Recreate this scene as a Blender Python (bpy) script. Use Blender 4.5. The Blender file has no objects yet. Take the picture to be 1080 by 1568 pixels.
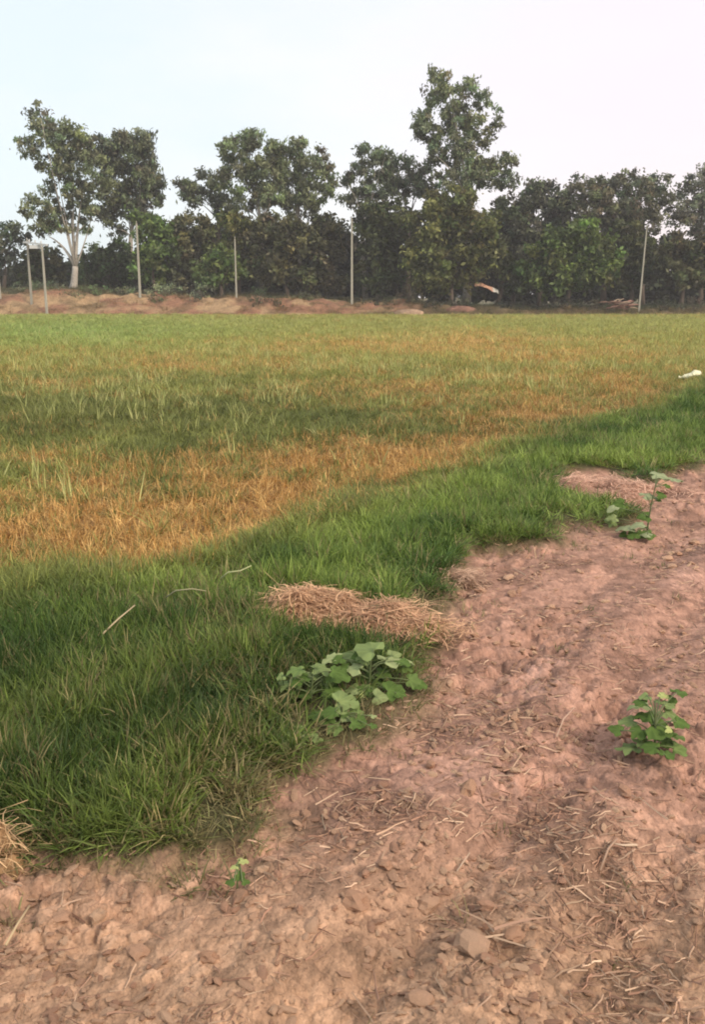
import bpy, math, random
import numpy as np
from mathutils import Vector, Matrix

R = math.radians
random.seed(7)
rng = np.random.default_rng(7)
scene = bpy.context.scene
COL = scene.collection

# ------------------------------------------------------------------ camera
CAM_H, PITCH, FPX = 1.5, R(13.2), 1400.0          # eye height, tilt down, focal length in photo pixels
cam_d = bpy.data.cameras.new('camera')
cam_d.sensor_fit = 'VERTICAL'
cam_d.sensor_height = 24.0
cam_d.lens = FPX / 1568.0 * 24.0
cam_d.clip_start, cam_d.clip_end = 0.05, 6000.0
cam = bpy.data.objects.new('camera', cam_d)
COL.objects.link(cam)
cam.location = (0, 0, CAM_H)
cam.rotation_euler = (math.pi / 2 - PITCH, 0, 0)
scene.camera = cam

# ------------------------------------------------------------------ sky, sun, exposure
SUN_EL, SUN_AZ = R(40), R(128)                    # azimuth clockwise from +Y (sun on the right, behind the camera)
world = bpy.data.worlds.new('World')
scene.world = world
world.use_nodes = True
wn, wl = world.node_tree.nodes, world.node_tree.links
wn.clear()
w_out = wn.new('ShaderNodeOutputWorld')
w_sky = wn.new('ShaderNodeTexSky')
w_sky.sky_type = 'NISHITA'
w_sky.sun_disc = False
w_sky.sun_elevation = SUN_EL
w_sky.sun_rotation = SUN_AZ
w_sky.dust_density = 3.0
w_bg1 = wn.new('ShaderNodeBackground')
w_bg1.inputs['Strength'].default_value = 0.05
wl.new(w_sky.outputs[0], w_bg1.inputs['Color'])
# thin even overcast: slightly cool on the left, slightly rosy on the right, faint soft cloud mottling
w_tc = wn.new('ShaderNodeTexCoord')
w_sep = wn.new('ShaderNodeSeparateXYZ')
wl.new(w_tc.outputs['Generated'], w_sep.inputs[0])
w_mr = wn.new('ShaderNodeMapRange')
w_mr.interpolation_type = 'SMOOTHSTEP'
w_mr.inputs['From Min'].default_value = -0.42
w_mr.inputs['From Max'].default_value = 0.42
wl.new(w_sep.outputs['X'], w_mr.inputs['Value'])
w_no = wn.new('ShaderNodeTexNoise')
w_no.inputs['Scale'].default_value = 4.0
w_no.inputs['Detail'].default_value = 4.0
w_no.inputs['Roughness'].default_value = 0.55
w_mp = wn.new('ShaderNodeMapping')
w_mp.inputs['Scale'].default_value = (1, 1, 3.0)
wl.new(w_tc.outputs['Generated'], w_mp.inputs[0])
wl.new(w_mp.outputs[0], w_no.inputs['Vector'])
w_add = wn.new('ShaderNodeMath'); w_add.operation = 'MULTIPLY_ADD'
wl.new(w_no.outputs['Fac'], w_add.inputs[0])
w_add.inputs[1].default_value = 0.9
w_add2 = wn.new('ShaderNodeMath'); w_add2.operation = 'SUBTRACT'
wl.new(w_mr.outputs[0], w_add2.inputs[0]); w_add2.inputs[1].default_value = 0.45
wl.new(w_add2.outputs[0], w_add.inputs[2])
w_rp = wn.new('ShaderNodeValToRGB')
w_rp.color_ramp.elements[0].position = 0.05
w_rp.color_ramp.elements[0].color = (0.80, 0.865, 0.89, 1)
w_rp.color_ramp.elements[1].position = 0.95
w_rp.color_ramp.elements[1].color = (1.0, 0.865, 0.875, 1)
e = w_rp.color_ramp.elements.new(0.5); e.color = (0.94, 0.915, 0.915, 1)
wl.new(w_add.outputs[0], w_rp.inputs[0])
w_bg2 = wn.new('ShaderNodeBackground')
w_bg2.inputs['Strength'].default_value = 0.82
wl.new(w_rp.outputs[0], w_bg2.inputs['Color'])
w_as = wn.new('ShaderNodeAddShader')
wl.new(w_bg1.outputs[0], w_as.inputs[0]); wl.new(w_bg2.outputs[0], w_as.inputs[1])
wl.new(w_as.outputs[0], w_out.inputs['Surface'])

sun_d = bpy.data.lights.new('sun', 'SUN')
sun_d.energy = 2.2
sun_d.angle = R(10)
sun_d.color = (1.0, 0.87, 0.70)
sun = bpy.data.objects.new('sun', sun_d)
COL.objects.link(sun)
sdir = Vector((math.sin(SUN_AZ) * math.cos(SUN_EL), math.cos(SUN_AZ) * math.cos(SUN_EL), math.sin(SUN_EL)))
sun.rotation_euler = (-sdir).to_track_quat('-Z', 'Y').to_euler()
scene.view_settings.view_transform = 'Standard'
scene.view_settings.look = 'None'
scene.view_settings.gamma = 1.0
scene.view_settings.exposure = 0.22
scene.render.engine = 'CYCLES'
scene.cycles.max_bounces = 6
scene.cycles.diffuse_bounces = 3
scene.cycles.transmission_bounces = 4
scene.cycles.filter_width = 1.9

# ------------------------------------------------------------------ photo pixel -> place
def ray(px, py):
    x, y, z = (px - 540.0) / FPX, (784.0 - py) / FPX, -1.0
    c, s = math.cos(math.pi / 2 - PITCH), math.sin(math.pi / 2 - PITCH)
    return Vector((x, y * c - z * s, y * s + z * c))

def gp(px, py, z=0.0):
    """where the line of sight through a photo pixel meets the ground"""
    d = ray(px, py)
    t = (z - CAM_H) / d.z
    return Vector((d.x * t, d.y * t, z))

def dp(px, py, Y):
    """the point at distance Y on that line of sight"""
    d = ray(px, py)
    t = Y / d.y
    return Vector((d.x * t, Y, CAM_H + d.z * t))

def mpp(Y):
    """metres per photo pixel at distance Y (near the horizon)"""
    return Y / FPX * 1.0

# ------------------------------------------------------------------ noise
def _hash(ix, iy, seed):
    h = (ix.astype(np.int64) * 374761393 + iy.astype(np.int64) * 668265263 + seed * 1442695041) & 0xFFFFFFFF
    h = ((h ^ (h >> 13)) * 1274126177) & 0xFFFFFFFF
    h = h ^ (h >> 16)
    return (h & 0xFFFFFF).astype(np.float64) / float(0xFFFFFF)

def vnoise(x, y, seed=0):
    xi, yi = np.floor(x), np.floor(y)
    fx, fy = x - xi, y - yi
    fx, fy = fx * fx * (3 - 2 * fx), fy * fy * (3 - 2 * fy)
    a = _hash(xi, yi, seed); b = _hash(xi + 1, yi, seed)
    c = _hash(xi, yi + 1, seed); d = _hash(xi + 1, yi + 1, seed)
    return (a * (1 - fx) + b * fx) * (1 - fy) + (c * (1 - fx) + d * fx) * fy

def fbm(x, y, scale, octv=4, seed=0, rough=0.5):
    x = np.asarray(x, float); y = np.asarray(y, float)
    t = np.zeros_like(x); a = 1.0; n = 0.0
    ca, sa = math.cos(0.6), math.sin(0.6)
    xx, yy = x / scale, y / scale
    for k in range(octv):
        t += a * vnoise(xx, yy, seed + k * 17)
        n += a; a *= rough
        xx, yy = (xx * ca - yy * sa) * 2.03 + 5.1, (xx * sa + yy * ca) * 2.03 + 9.7
    return t / n

def plates(x, y, size, seed, ang=0.0, stretch=1.0):
    """random tilted plates, one per cell: broken-earth relief; returns height about -0.5..0.5, a shade per cell and the gap between cells"""
    ca, sa = math.cos(ang), math.sin(ang)
    u = (x * ca + y * sa) / (size * stretch); v = (-x * sa + y * ca) / size
    iu, iv = np.floor(u), np.floor(v)
    d1 = np.full(u.shape, 9.0); d2 = np.full(u.shape, 9.0); hh = np.zeros(u.shape); sh = np.zeros(u.shape)
    for a in (-1, 0, 1):
        for b in (-1, 0, 1):
            cu, cv = iu + a, iv + b
            pu = cu + 0.1 + 0.8 * _hash(cu, cv, seed); pv = cv + 0.1 + 0.8 * _hash(cu, cv, seed + 1)
            du, dv = u - pu, v - pv
            d = np.sqrt(du * du + dv * dv) * (0.8 + .4 * _hash(cu, cv, seed + 5))
            h = (_hash(cu, cv, seed + 2) - .5) + 0.9 * du * (_hash(cu, cv, seed + 3) - .5) + 0.9 * dv * (_hash(cu, cv, seed + 4) - .5)
            m = d < d1
            d2 = np.where(m, d1, np.minimum(d2, d))
            hh = np.where(m, h, hh); sh = np.where(m, _hash(cu, cv, seed + 6), sh); d1 = np.where(m, d, d1)
    return hh, sh, d2 - d1

def sstep(a, b, v):
    t = np.clip((v - a) / (b - a), 0, 1)
    return t * t * (3 - 2 * t)

# ------------------------------------------------------------------ regions of the ground
def to_ground(pts):
    return np.array([[gp(*p).x, gp(*p).y] for p in pts])

soil_px = [(0, 1300), (120, 1312), (250, 1318), (330, 1318), (392, 1275), (410, 1200), (470, 1168), (540, 1145), (600, 1095),
           (648, 1040), (670, 985), (640, 952), (664, 930), (672, 905), (690, 875), (735, 840), (830, 832), (862, 812), (955, 806), (985, 796), (950, 782), (884, 774),
           (852, 752), (846, 726), (900, 722), (1000, 738), (1080, 702)]
SOIL = np.vstack([[[-6.0, 1.2]], to_ground(soil_px), [[9.0, 13.5], [60.0, 90.0], [90.0, 60.0], [30, -12.0], [-8, -12.0]]])
field_px = [(0, 893), (120, 880), (200, 870), (330, 838), (470, 790), (600, 748), (700, 714), (790, 680), (850, 652), (950, 634),
            (1020, 612), (1080, 585)]
field_px = [(px, py + 30 - 22 * px / 1080) for px, py in field_px]
FIELD = np.vstack([[[-14.0, -4.0]], to_ground(field_px), [[60.0, 95.0], [-90.0, 110.0], [-90.0, -4.0]]])

def sdist(poly, x, y):
    """signed distance to a polygon, positive inside"""
    x = np.asarray(x, float).ravel(); y = np.asarray(y, float).ravel()
    best = np.full(x.shape, 1e18); inside = np.zeros(x.shape, bool)
    n = len(poly)
    for i in range(n):
        ax, ay = poly[i]; bx, by = poly[(i + 1) % n]
        ex, ey = bx - ax, by - ay
        wx, wy = x - ax, y - ay
        t = np.clip((wx * ex + wy * ey) / (ex * ex + ey * ey), 0, 1)
        dx, dy = wx - t * ex, wy - t * ey
        best = np.minimum(best, dx * dx + dy * dy)
        c = ((ay <= y) & (by > y)) | ((by <= y) & (ay > y))
        if abs(ey) > 1e-12:
            inside ^= c & (x < ax + (y - ay) / ey * ex)
    d = np.sqrt(best)
    return np.where(inside, d, -d)

def soil_sd(x, y):
    w = 0.02 + 0.015 * np.minimum(np.hypot(x, y), 12)
    return sdist(SOIL, x, y) + (fbm(x, y, 0.25, 3, 31) - 0.5) * w * 3.0

def field_sd(x, y):
    w = 0.012 * np.minimum(np.hypot(x, y), 12)
    return sdist(FIELD, x, y) + (fbm(x, y, 0.5, 3, 32) - 0.5) * w * 6.0

HOLLOWS = [(gp(778, 1462).x, gp(778, 1462).y, .045, .05), (gp(748, 1440).x, gp(748, 1440).y, .035, .03), (gp(352, 1352).x, gp(352, 1352).y, .04, .04),
           (gp(990, 1440).x, gp(990, 1440).y, .04, .025), (gp(925, 1335).x, gp(925, 1335).y, .03, .03), (gp(825, 1000).x, gp(825, 1000).y, .07, .04)]
TD = np.array([0.567, 0.824])                     # the way the track runs

def height(x, y, s=None, f=None, fine=True):
    x = np.atleast_1d(np.asarray(x, float)); y = np.atleast_1d(np.asarray(y, float))
    if s is None: s = soil_sd(x, y)
    if f is None: f = field_sd(x, y)
    sw = sstep(-0.06, 0.12, s); fw = sstep(-0.1, 0.5, f) * (1 - sw)
    bw = np.clip(1 - sw - fw, 0, 1)
    r = np.hypot(x, y)
    h = bw * (0.035 + 0.03 * fbm(x, y, 0.5, 2, 3)) - 0.03 * fw
    h += 0.05 * (fbm(x, y, 1.6, 2, 5) - 0.5)
    u = x * TD[0] + y * TD[1]; v = x * TD[1] - y * TD[0]      # along / across the track
    rut = 0.03 * (fbm(u * 0.25, v, 0.42, 2, 8) - 0.5)
    wv = v + 0.14 * (fbm(u * .5, v, 1.2, 2, 9) - .5)
    groove = np.exp(-((wv + 1.00) / 0.085) ** 2) + .8 * np.exp(-((wv + 0.52) / 0.10) ** 2) + .5 * np.exp(-((wv + 1.52) / 0.08) ** 2) + np.exp(-((wv - 0.6) / 0.13) ** 2)
    ridge = np.exp(-((wv + 1.22) / 0.09) ** 2) + .8 * np.exp(-((wv + 0.76) / 0.09) ** 2) + .4 * np.exp(-((wv + 1.78) / 0.12) ** 2) + .6 * np.exp(-((wv - 0.2) / 0.14) ** 2)
    rut = rut - 0.034 * groove + 0.026 * ridge
    det = rut + 0.03 * (fbm(x, y, 0.22, 3, 11) - 0.5)
    if fine:
        amp = (1 - 0.5 * np.clip(ridge, 0, 1)) * (0.55 + 1.1 * sstep(0.42, 0.62, fbm(x, y, 0.7, 2, 77)))
        lum = 1 - np.abs(2 * fbm(x, y, 0.10, 1, 21) - 1)
        lum2 = 1 - np.abs(2 * fbm(x + 3, y, 0.048, 1, 23) - 1)
        wx = x + 0.05 * (fbm(x, y, 0.06, 2, 26) - .5); wy = y + 0.05 * (fbm(x, y, 0.06, 2, 27) - .5)
        h1, _, g1 = plates(wx, wy, 0.115, 301, 0.97, 1.5)
        h2, _, g2 = plates(wx, wy, 0.050, 331, 0.4, 1.3)
        h3, _, g3 = plates(wx, wy, 0.026, 351, 1.3, 1.2)
        det += amp * (0.010 * (lum - 0.5) + 0.027 * h1 * sstep(0, .25, g1) + 0.019 * h2 * sstep(0, .2, g2) - 0.004 * (1 - sstep(0, .15, g2))
                      + 0.007 * h3 + 0.004 * (fbm(x, y, 0.022, 2, 25) - 0.5))
    for (hx, hy, hr, hd) in HOLLOWS:
        det = det - hd * np.exp(-((x - hx) ** 2 + (y - hy) ** 2) / (hr * hr))
    return h + sw * det

# ------------------------------------------------------------------ builders
def link(o, parent=None):
    COL.objects.link(o)
    if parent is not None: o.parent = parent
    return o

def mesh_np(name, V, F, mat=None, smooth=False, col=None, v=None):
    """V (n,3); F (m,k) all faces of one size, or list of lists"""
    me = bpy.data.meshes.new(name)
    V = np.asarray(V, np.float32)
    if isinstance(F, np.ndarray):
        k = F.shape[1]
        me.vertices.add(len(V)); me.vertices.foreach_set('co', V.ravel())
        me.loops.add(F.size); me.loops.foreach_set('vertex_index', F.astype(np.int32).ravel())
        me.polygons.add(len(F))
        me.polygons.foreach_set('loop_start', np.arange(0, F.size, k, dtype=np.int32))
        me.polygons.foreach_set('loop_total', np.full(len(F), k, np.int32))
        me.update(calc_edges=True)
    else:
        me.from_pydata([tuple(map(float, p)) for p in V], [], F); me.update()
    if smooth: me.polygons.foreach_set('use_smooth', np.ones(len(me.polygons), bool))
    if col is not None:
        a = me.attributes.new('tint', 'FLOAT_COLOR', 'POINT')
        c = np.ones((len(V), 4), np.float32); c[:, :3] = col
        a.data.foreach_set('color', c.ravel())
    if v is not None:
        a = me.attributes.new('v', 'FLOAT', 'POINT')
        a.data.foreach_set('value', np.asarray(v, np.float32))
    if mat is not None: me.materials.append(mat)
    return me

def ob(name, me, parent=None, loc=None):
    o = bpy.data.objects.new(name, me)
    if loc is not None: o.location = loc
    return link(o, parent)

def tag(o, label=None, cat=None, group=None, kind=None):
    if label: o['label'] = label
    if cat: o['category'] = cat
    if group: o['group'] = group
    if kind: o['kind'] = kind
    return o

def empty(name, loc, label, cat, group=None):
    o = bpy.data.objects.new(name, None)
    o.location = loc
    o.empty_display_size = 0.1
    link(o)
    return tag(o, label, cat, group)

def tube(path, rad, sides=6, cap=True):
    """tapered tube along points -> V, F(list)"""
    P = [Vector(p) for p in path]
    V, F = [], []
    for i, p in enumerate(P):
        t = (P[min(i + 1, len(P) - 1)] - P[max(i - 1, 0)]).normalized()
        a = t.cross(Vector((0.31, 0.95, 0.05))).normalized()
        b = t.cross(a).normalized()
        for k in range(sides):
            w = 2 * math.pi * k / sides
            V.append(p + (a * math.cos(w) + b * math.sin(w)) * rad[i])
    for i in range(len(P) - 1):
        for k in range(sides):
            k2 = (k + 1) % sides
            F.append([i * sides + k, i * sides + k2, (i + 1) * sides + k2, (i + 1) * sides + k])
    if cap:
        F.append(list(range(sides))[::-1]); F.append([(len(P) - 1) * sides + k for k in range(sides)])
    return V, F

def bez(a, b, c, n=6):
    a, b, c = Vector(a), Vector(b), Vector(c)
    return [(a * (1 - t) ** 2 + b * 2 * t * (1 - t) + c * t * t) for t in [i / (n - 1) for i in range(n)]]

# ------------------------------------------------------------------ materials
def new_mat(name):
    m = bpy.data.materials.new(name); m.use_nodes = True
    n = m.node_tree.nodes; n.clear()
    return m, n, m.node_tree.links

def veg_mat(name, source='GEOMETRY', transl=0.25, rough=0.6, color=None, spec=0.3, var=0.35):
    """plant matter: tint from an attribute (or a fixed colour) varied leaf by leaf"""
    m, n, l = new_mat(name)
    out = n.new('ShaderNodeOutputMaterial')
    if color is None:
        a = n.new('ShaderNodeAttribute'); a.attribute_type = source; a.attribute_name = 'tint'
        base = a.outputs['Color']
    else:
        c = n.new('ShaderNodeRGB'); c.outputs[0].default_value = (*color, 1); base = c.outputs[0]
    av = n.new('ShaderNodeAttribute'); av.attribute_name = 'v'
    mr = n.new('ShaderNodeMapRange')
    mr.inputs['To Min'].default_value = 1 - var; mr.inputs['To Max'].default_value = 1 + var
    l.new(av.outputs['Fac'], mr.inputs['Value'])
    sc = n.new('ShaderNodeVectorMath'); sc.operation = 'SCALE'
    l.new(base, sc.inputs[0]); l.new(mr.outputs[0], sc.inputs['Scale'])
    p = n.new('ShaderNodeBsdfPrincipled')
    p.inputs['Roughness'].default_value = rough
    p.inputs['Specular IOR Level'].default_value = spec
    l.new(sc.outputs[0], p.inputs['Base Color'])
    t = n.new('ShaderNodeBsdfTranslucent')
    l.new(sc.outputs[0], t.inputs['Color'])
    mx = n.new('ShaderNodeMixShader'); mx.inputs[0].default_value = transl
    l.new(p.outputs[0], mx.inputs[1]); l.new(t.outputs[0], mx.inputs[2])
    l.new(mx.outputs[0], out.inputs['Surface'])
    return m

def earth_mat(name, color=None, *a_, crumbs=False, **k_):
    return _earth(name, color, *a_, crumbs=crumbs, **k_)

def _earth(name, color=None, n1=18.0, n2=90.0, var=0.5, bump=0.6, bdist=0.006, source='GEOMETRY', crumbs=False):
    m, n, l = new_mat(name)
    out = n.new('ShaderNodeOutputMaterial')
    if color is None:
        a = n.new('ShaderNodeAttribute'); a.attribute_name = 'tint'; a.attribute_type = source; base = a.outputs['Color']
    else:
        c = n.new('ShaderNodeRGB'); c.outputs[0].default_value = (*color, 1); base = c.outputs[0]
    tc = n.new('ShaderNodeTexCoord')
    na = n.new('ShaderNodeTexNoise'); na.inputs['Scale'].default_value = n1; na.inputs['Detail'].default_value = 6
    na.inputs['Roughness'].default_value = 0.65
    nb = n.new('ShaderNodeTexNoise'); nb.inputs['Scale'].default_value = n2; nb.inputs['Detail'].default_value = 5
    nb.inputs['Roughness'].default_value = 0.7
    l.new(tc.outputs['Object'], na.inputs['Vector']); l.new(tc.outputs['Object'], nb.inputs['Vector'])
    ad = n.new('ShaderNodeMath'); ad.operation = 'ADD'
    l.new(na.outputs['Fac'], ad.inputs[0]); l.new(nb.outputs['Fac'], ad.inputs[1])
    mr = n.new('ShaderNodeMapRange')
    mr.inputs['From Min'].default_value = 0.65; mr.inputs['From Max'].default_value = 1.35
    mr.inputs['To Min'].default_value = 1 - var; mr.inputs['To Max'].default_value = 1 + var
    l.new(ad.outputs[0], mr.inputs['Value'])
    sc = n.new('ShaderNodeVectorMath'); sc.operation = 'SCALE'
    l.new(base, sc.inputs[0]); l.new(mr.outputs[0], sc.inputs['Scale'])
    p = n.new('ShaderNodeBsdfPrincipled')
    p.inputs['Roughness'].default_value = 0.95
    p.inputs['Specular IOR Level'].default_value = 0.15
    l.new(sc.outputs[0], p.inputs['Base Color'])
    bp = n.new('ShaderNodeBump'); bp.inputs['Strength'].default_value = bump; bp.inputs['Distance'].default_value = bdist
    l.new(ad.outputs[0], bp.inputs['Height']); l.new(bp.outputs[0], p.inputs['Normal'])
    if crumbs:   # loose crumbs and hairline gaps between them
        dv = n.new('ShaderNodeVectorMath'); dv.operation = 'MULTIPLY_ADD'
        l.new(nb.outputs['Color'], dv.inputs[0]); dv.inputs[1].default_value = (.02, .02, .02); l.new(tc.outputs['Object'], dv.inputs[2])
        prev = bp
        shade = sc.outputs[0]
        for scl_, dst in ((46.0, .010), (110.0, .005)):
            vo = n.new('ShaderNodeTexVoronoi'); vo.inputs['Scale'].default_value = scl_
            l.new(dv.outputs[0], vo.inputs['Vector'])
            sx = n.new('ShaderNodeSeparateColor'); l.new(vo.outputs['Color'], sx.inputs[0])
            hm = n.new('ShaderNodeMath'); hm.operation = 'SUBTRACT'
            l.new(sx.outputs[0], hm.inputs[0]); l.new(vo.outputs['Distance'], hm.inputs[1])
            b2 = n.new('ShaderNodeBump'); b2.inputs['Strength'].default_value = .38; b2.inputs['Distance'].default_value = dst
            l.new(hm.outputs[0], b2.inputs['Height']); l.new(prev.outputs[0], b2.inputs['Normal']); prev = b2
            m2 = n.new('ShaderNodeMapRange'); l.new(sx.outputs[1], m2.inputs['Value'])
            m2.inputs['To Min'].default_value = .92; m2.inputs['To Max'].default_value = 1.06
            s2 = n.new('ShaderNodeVectorMath'); s2.operation = 'SCALE'
            l.new(shade, s2.inputs[0]); l.new(m2.outputs[0], s2.inputs['Scale']); shade = s2.outputs[0]
        l.new(prev.outputs[0], p.inputs['Normal']); l.new(shade, p.inputs['Base Color'])
    l.new(p.outputs[0], out.inputs['Surface'])
    return m

M_ground = earth_mat('ground_earth', var=0.24, bump=0.65, bdist=0.008, crumbs=True)
M_bank = earth_mat('bank_earth', n1=1.2, n2=6.0, var=0.55, bump=0.8, bdist=0.12)
M_clod = earth_mat('clod_earth', n1=25, n2=110, var=0.35, bump=0.8, bdist=0.004)
M_grass = veg_mat('grass_blades', 'INSTANCER', 0.3, 0.55, var=0.45)
M_clump = veg_mat('grass_clump_blades', 'GEOMETRY', 0.3, 0.55, var=0.35)
M_straw = veg_mat('dry_straw', 'GEOMETRY', 0.1, 0.7, var=0.35)
M_straw_i = veg_mat('scattered_straw', 'INSTANCER', 0.1, 0.7, var=0.35)
M_leaf = veg_mat('tree_leaves', 'GEOMETRY', 0.3, 0.55, var=0.5)
M_broad = veg_mat('broad_leaves', 'GEOMETRY', 0.2, 0.75, var=0.4, spec=0.15)
M_crumb = earth_mat('crumb_earth', None, 25, 110, 0.3, 0.8, 0.004, 'INSTANCER')
M_barkp = earth_mat('pale_bark', (0.42, 0.38, 0.32), 1.5, 8, 0.45, 0.5, 0.03)
M_barkd = earth_mat('dark_bark', (0.13, 0.10, 0.075), 2.5, 12, 0.5, 0.8, 0.04)
M_conc = earth_mat('pole_concrete', (0.38, 0.36, 0.29), 2, 14, 0.2, 0.3, 0.01)
M_stem = veg_mat('green_stem', transl=0.0, color=(0.10, 0.13, 0.05))

# ------------------------------------------------------------------ colours of the ground (each patch of soil, thatch and straw)
field_patches = [   # photo px, py, rx, ry, dryness
    (640, 715, 200, 32, .85), (160, 810, 260, 58, .95), (420, 770, 150, 40, 0.75), (250, 715, 200, 30, 0.45), (540, 690, 200, 24, .5),
    (800, 600, 200, 26, 0.4), (560, 600, 120, 16, 0.45), (640, 530, 260, 14, 0.55), (900, 545, 200, 14, 0.35), (300, 560, 160, 14, .35),
    (820, 640, 170, 24, 0.5), (980, 600, 80, 24, 0.3), (120, 590, 120, 10, .3), (740, 515, 80, 7, .4), (330, 640, 60, 16, -.3),
    (60, 628, 150, 18, -0.35), (170, 650, 220, 26, -0.15), (450, 650, 180, 22, -0.2), (1000, 500, 120, 12, -0.4), (140, 505, 220, 14, -0.6),
    (500, 495, 500, 8, -.3), (60, 700, 120, 24, .1), (560, 650, 260, 30, .15), (760, 690, 80, 20, .5)]

def to_px(x, y, z=0.0):
    X = x; Yd = y; Z = z - CAM_H
    c, s = math.cos(PITCH), math.sin(PITCH)
    fwd = Yd * c - Z * s
    up = Yd * s + Z * c
    fwd = np.maximum(fwd, 0.05)
    return 540 + FPX * X / fwd, 784 - FPX * up / fwd

def dryness(x, y):
    px, py = to_px(x, y)
    d = np.full(px.shape, 0.30)
    for cx, cy, rx, ry, w in field_patches:
        d += w * np.exp(-((px - cx) / rx) ** 2 - ((py - cy) / ry) ** 2)
    n = fbm(x, y, 0.5, 3, 51) * 0.5 + fbm(x * 0.6, y, 3.0, 4, 52, .6) * 0.5
    return np.clip(d + (n - 0.5) * 1.7, 0, 1)

def ground_color(x, y, s, f):
    px, py = to_px(x, y)
    # soil: pink brown, warmer and yellower near the camera
    near = sstep(1150, 1500, py)[:, None]
    pink = np.array([0.385, 0.222, 0.158]); tan = np.array([0.445, 0.276, 0.172])
    c = pink * (1 - near) + tan * near
    k = fbm(x, y, 0.45, 4, 61)[:, None]
    c = c * (0.80 + 0.45 * k)
    wx = x + 0.05 * (fbm(x, y, 0.06, 2, 26) - .5); wy = y + 0.05 * (fbm(x, y, 0.06, 2, 27) - .5)
    u = x * TD[0] + y * TD[1]; vv = x * TD[1] - y * TD[0]
    dust = (np.exp(-((vv + 1.24) / .20) ** 2) * sstep(.35, .6, fbm(x, y, .6, 3, 68)) * (1 - near[:, 0]))[:, None]
    c = c * (1 - .45 * dust) + np.array([0.53, 0.325, 0.255]) * .45 * dust
    c = c * (0.76 + 0.48 * plates(wx, wy, 0.050, 331, 0.4, 1.3)[1])[:, None] * (0.84 + 0.32 * plates(wx, wy, 0.026, 351, 1.3, 1.2)[1])[:, None]
    moist = sstep(0.52, 0.68, fbm(x, y, 0.30, 4, 63))[:, None]
    c = c * (1 - 0.32 * moist)
    # litter ground below the grass
    g = np.array([0.085, 0.075, 0.035])
    sw = sstep(-0.03, 0.10, s)[:, None]
    # trodden grassy fringe on the soil edge
    fr = (np.exp(-(s / 0.15) ** 2) * sstep(0.35, 0.6, fbm(x, y, 0.12, 3, 66)))[:, None] * 0.7
    c = c * (1 - fr) + np.array([0.16, 0.135, 0.07]) * fr
    d = dryness(x, y)[:, None]
    th = np.array([0.30, 0.17, 0.065]) * d + np.array([0.16, 0.16, 0.045]) * (1 - d)
    th = th * (0.7 + 0.6 * fbm(x, y, 0.2, 3, 67)[:, None])
    fw = sstep(-0.1, 0.3, f)[:, None]
    low = g * (1 - fw) + th * fw
    low = g * (1 - fw) + th * .8 * fw
    return low * (1 - sw) + c * sw

# ------------------------------------------------------------------ the ground: one sheet from the feet to the horizon
def build_ground():
    th = np.concatenate([np.linspace(-180, -42, 34)[:-1], np.linspace(-42, 42, 640), np.linspace(42, 180, 34)[1:-1]])
    rr = [0.35]
    while rr[-1] < 1.2: rr.append(rr[-1] * 1.015)
    while rr[-1] < 6: rr.append(rr[-1] * 1.0034)
    while rr[-1] < 12: rr.append(rr[-1] * 1.0065)
    while rr[-1] < 90: rr.append(rr[-1] * 1.02)
    while rr[-1] < 4500: rr.append(rr[-1] * 1.25)
    rr = np.array(rr)
    T, RR = np.meshgrid(np.radians(th), rr)
    x = (RR * np.sin(T)).ravel(); y = (RR * np.cos(T)).ravel()
    s = soil_sd(x, y); f = field_sd(x, y)
    z = height(x, y, s, f)
    z = z * (1 - sstep(120, 300, np.hypot(x, y)))
    nt, nr = len(th), len(rr)
    V = np.stack([x, y, z], 1)
    V = np.vstack([V, [[0, 0, float(z[:nt].mean())]]])
    i = np.arange(nr - 1)[:, None] * nt; j = np.arange(nt)[None, :]; j2 = (j + 1) % nt
    F = np.stack([(i + j), (i + j2), (i + nt + j2), (i + nt + j)], -1).reshape(-1, 4)[:, ::-1]
    c = ground_color(x, y, s, f)
    far = sstep(78, 84, y)[:, None]
    c = c * (1 - far) + np.array([0.15, 0.13, 0.07]) * far
    c = np.vstack([c, c[:1]])
    me = mesh_np('ground', V, F, M_ground, True, c)
    o = ob('ground', me)
    cap = [[nt * nr, (k + 1) % nt, k][::-1] for k in range(nt)]
    me2 = mesh_np('ground_centre', V, [list(t) for t in cap], M_ground, True, c)
    # weld the small disc round the feet into the same sheet
    import bmesh
    bm = bmesh.new(); bm.from_mesh(me)
    bm.verts.ensure_lookup_table()
    ctr = bm.verts[nt * nr]
    for k in range(nt):
        try: bm.faces.new((ctr, bm.verts[(k + 1) % nt], bm.verts[k]))
        except ValueError: pass
    bm.to_mesh(me); bm.free(); bpy.data.meshes.remove(me2)
    me.polygons.foreach_set('use_smooth', np.ones(len(me.polygons), bool))
    tag(o, 'reddish brown tilled track beside a grassy bund and weedy field', kind='structure')
    return o

ground = build_ground()

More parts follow.
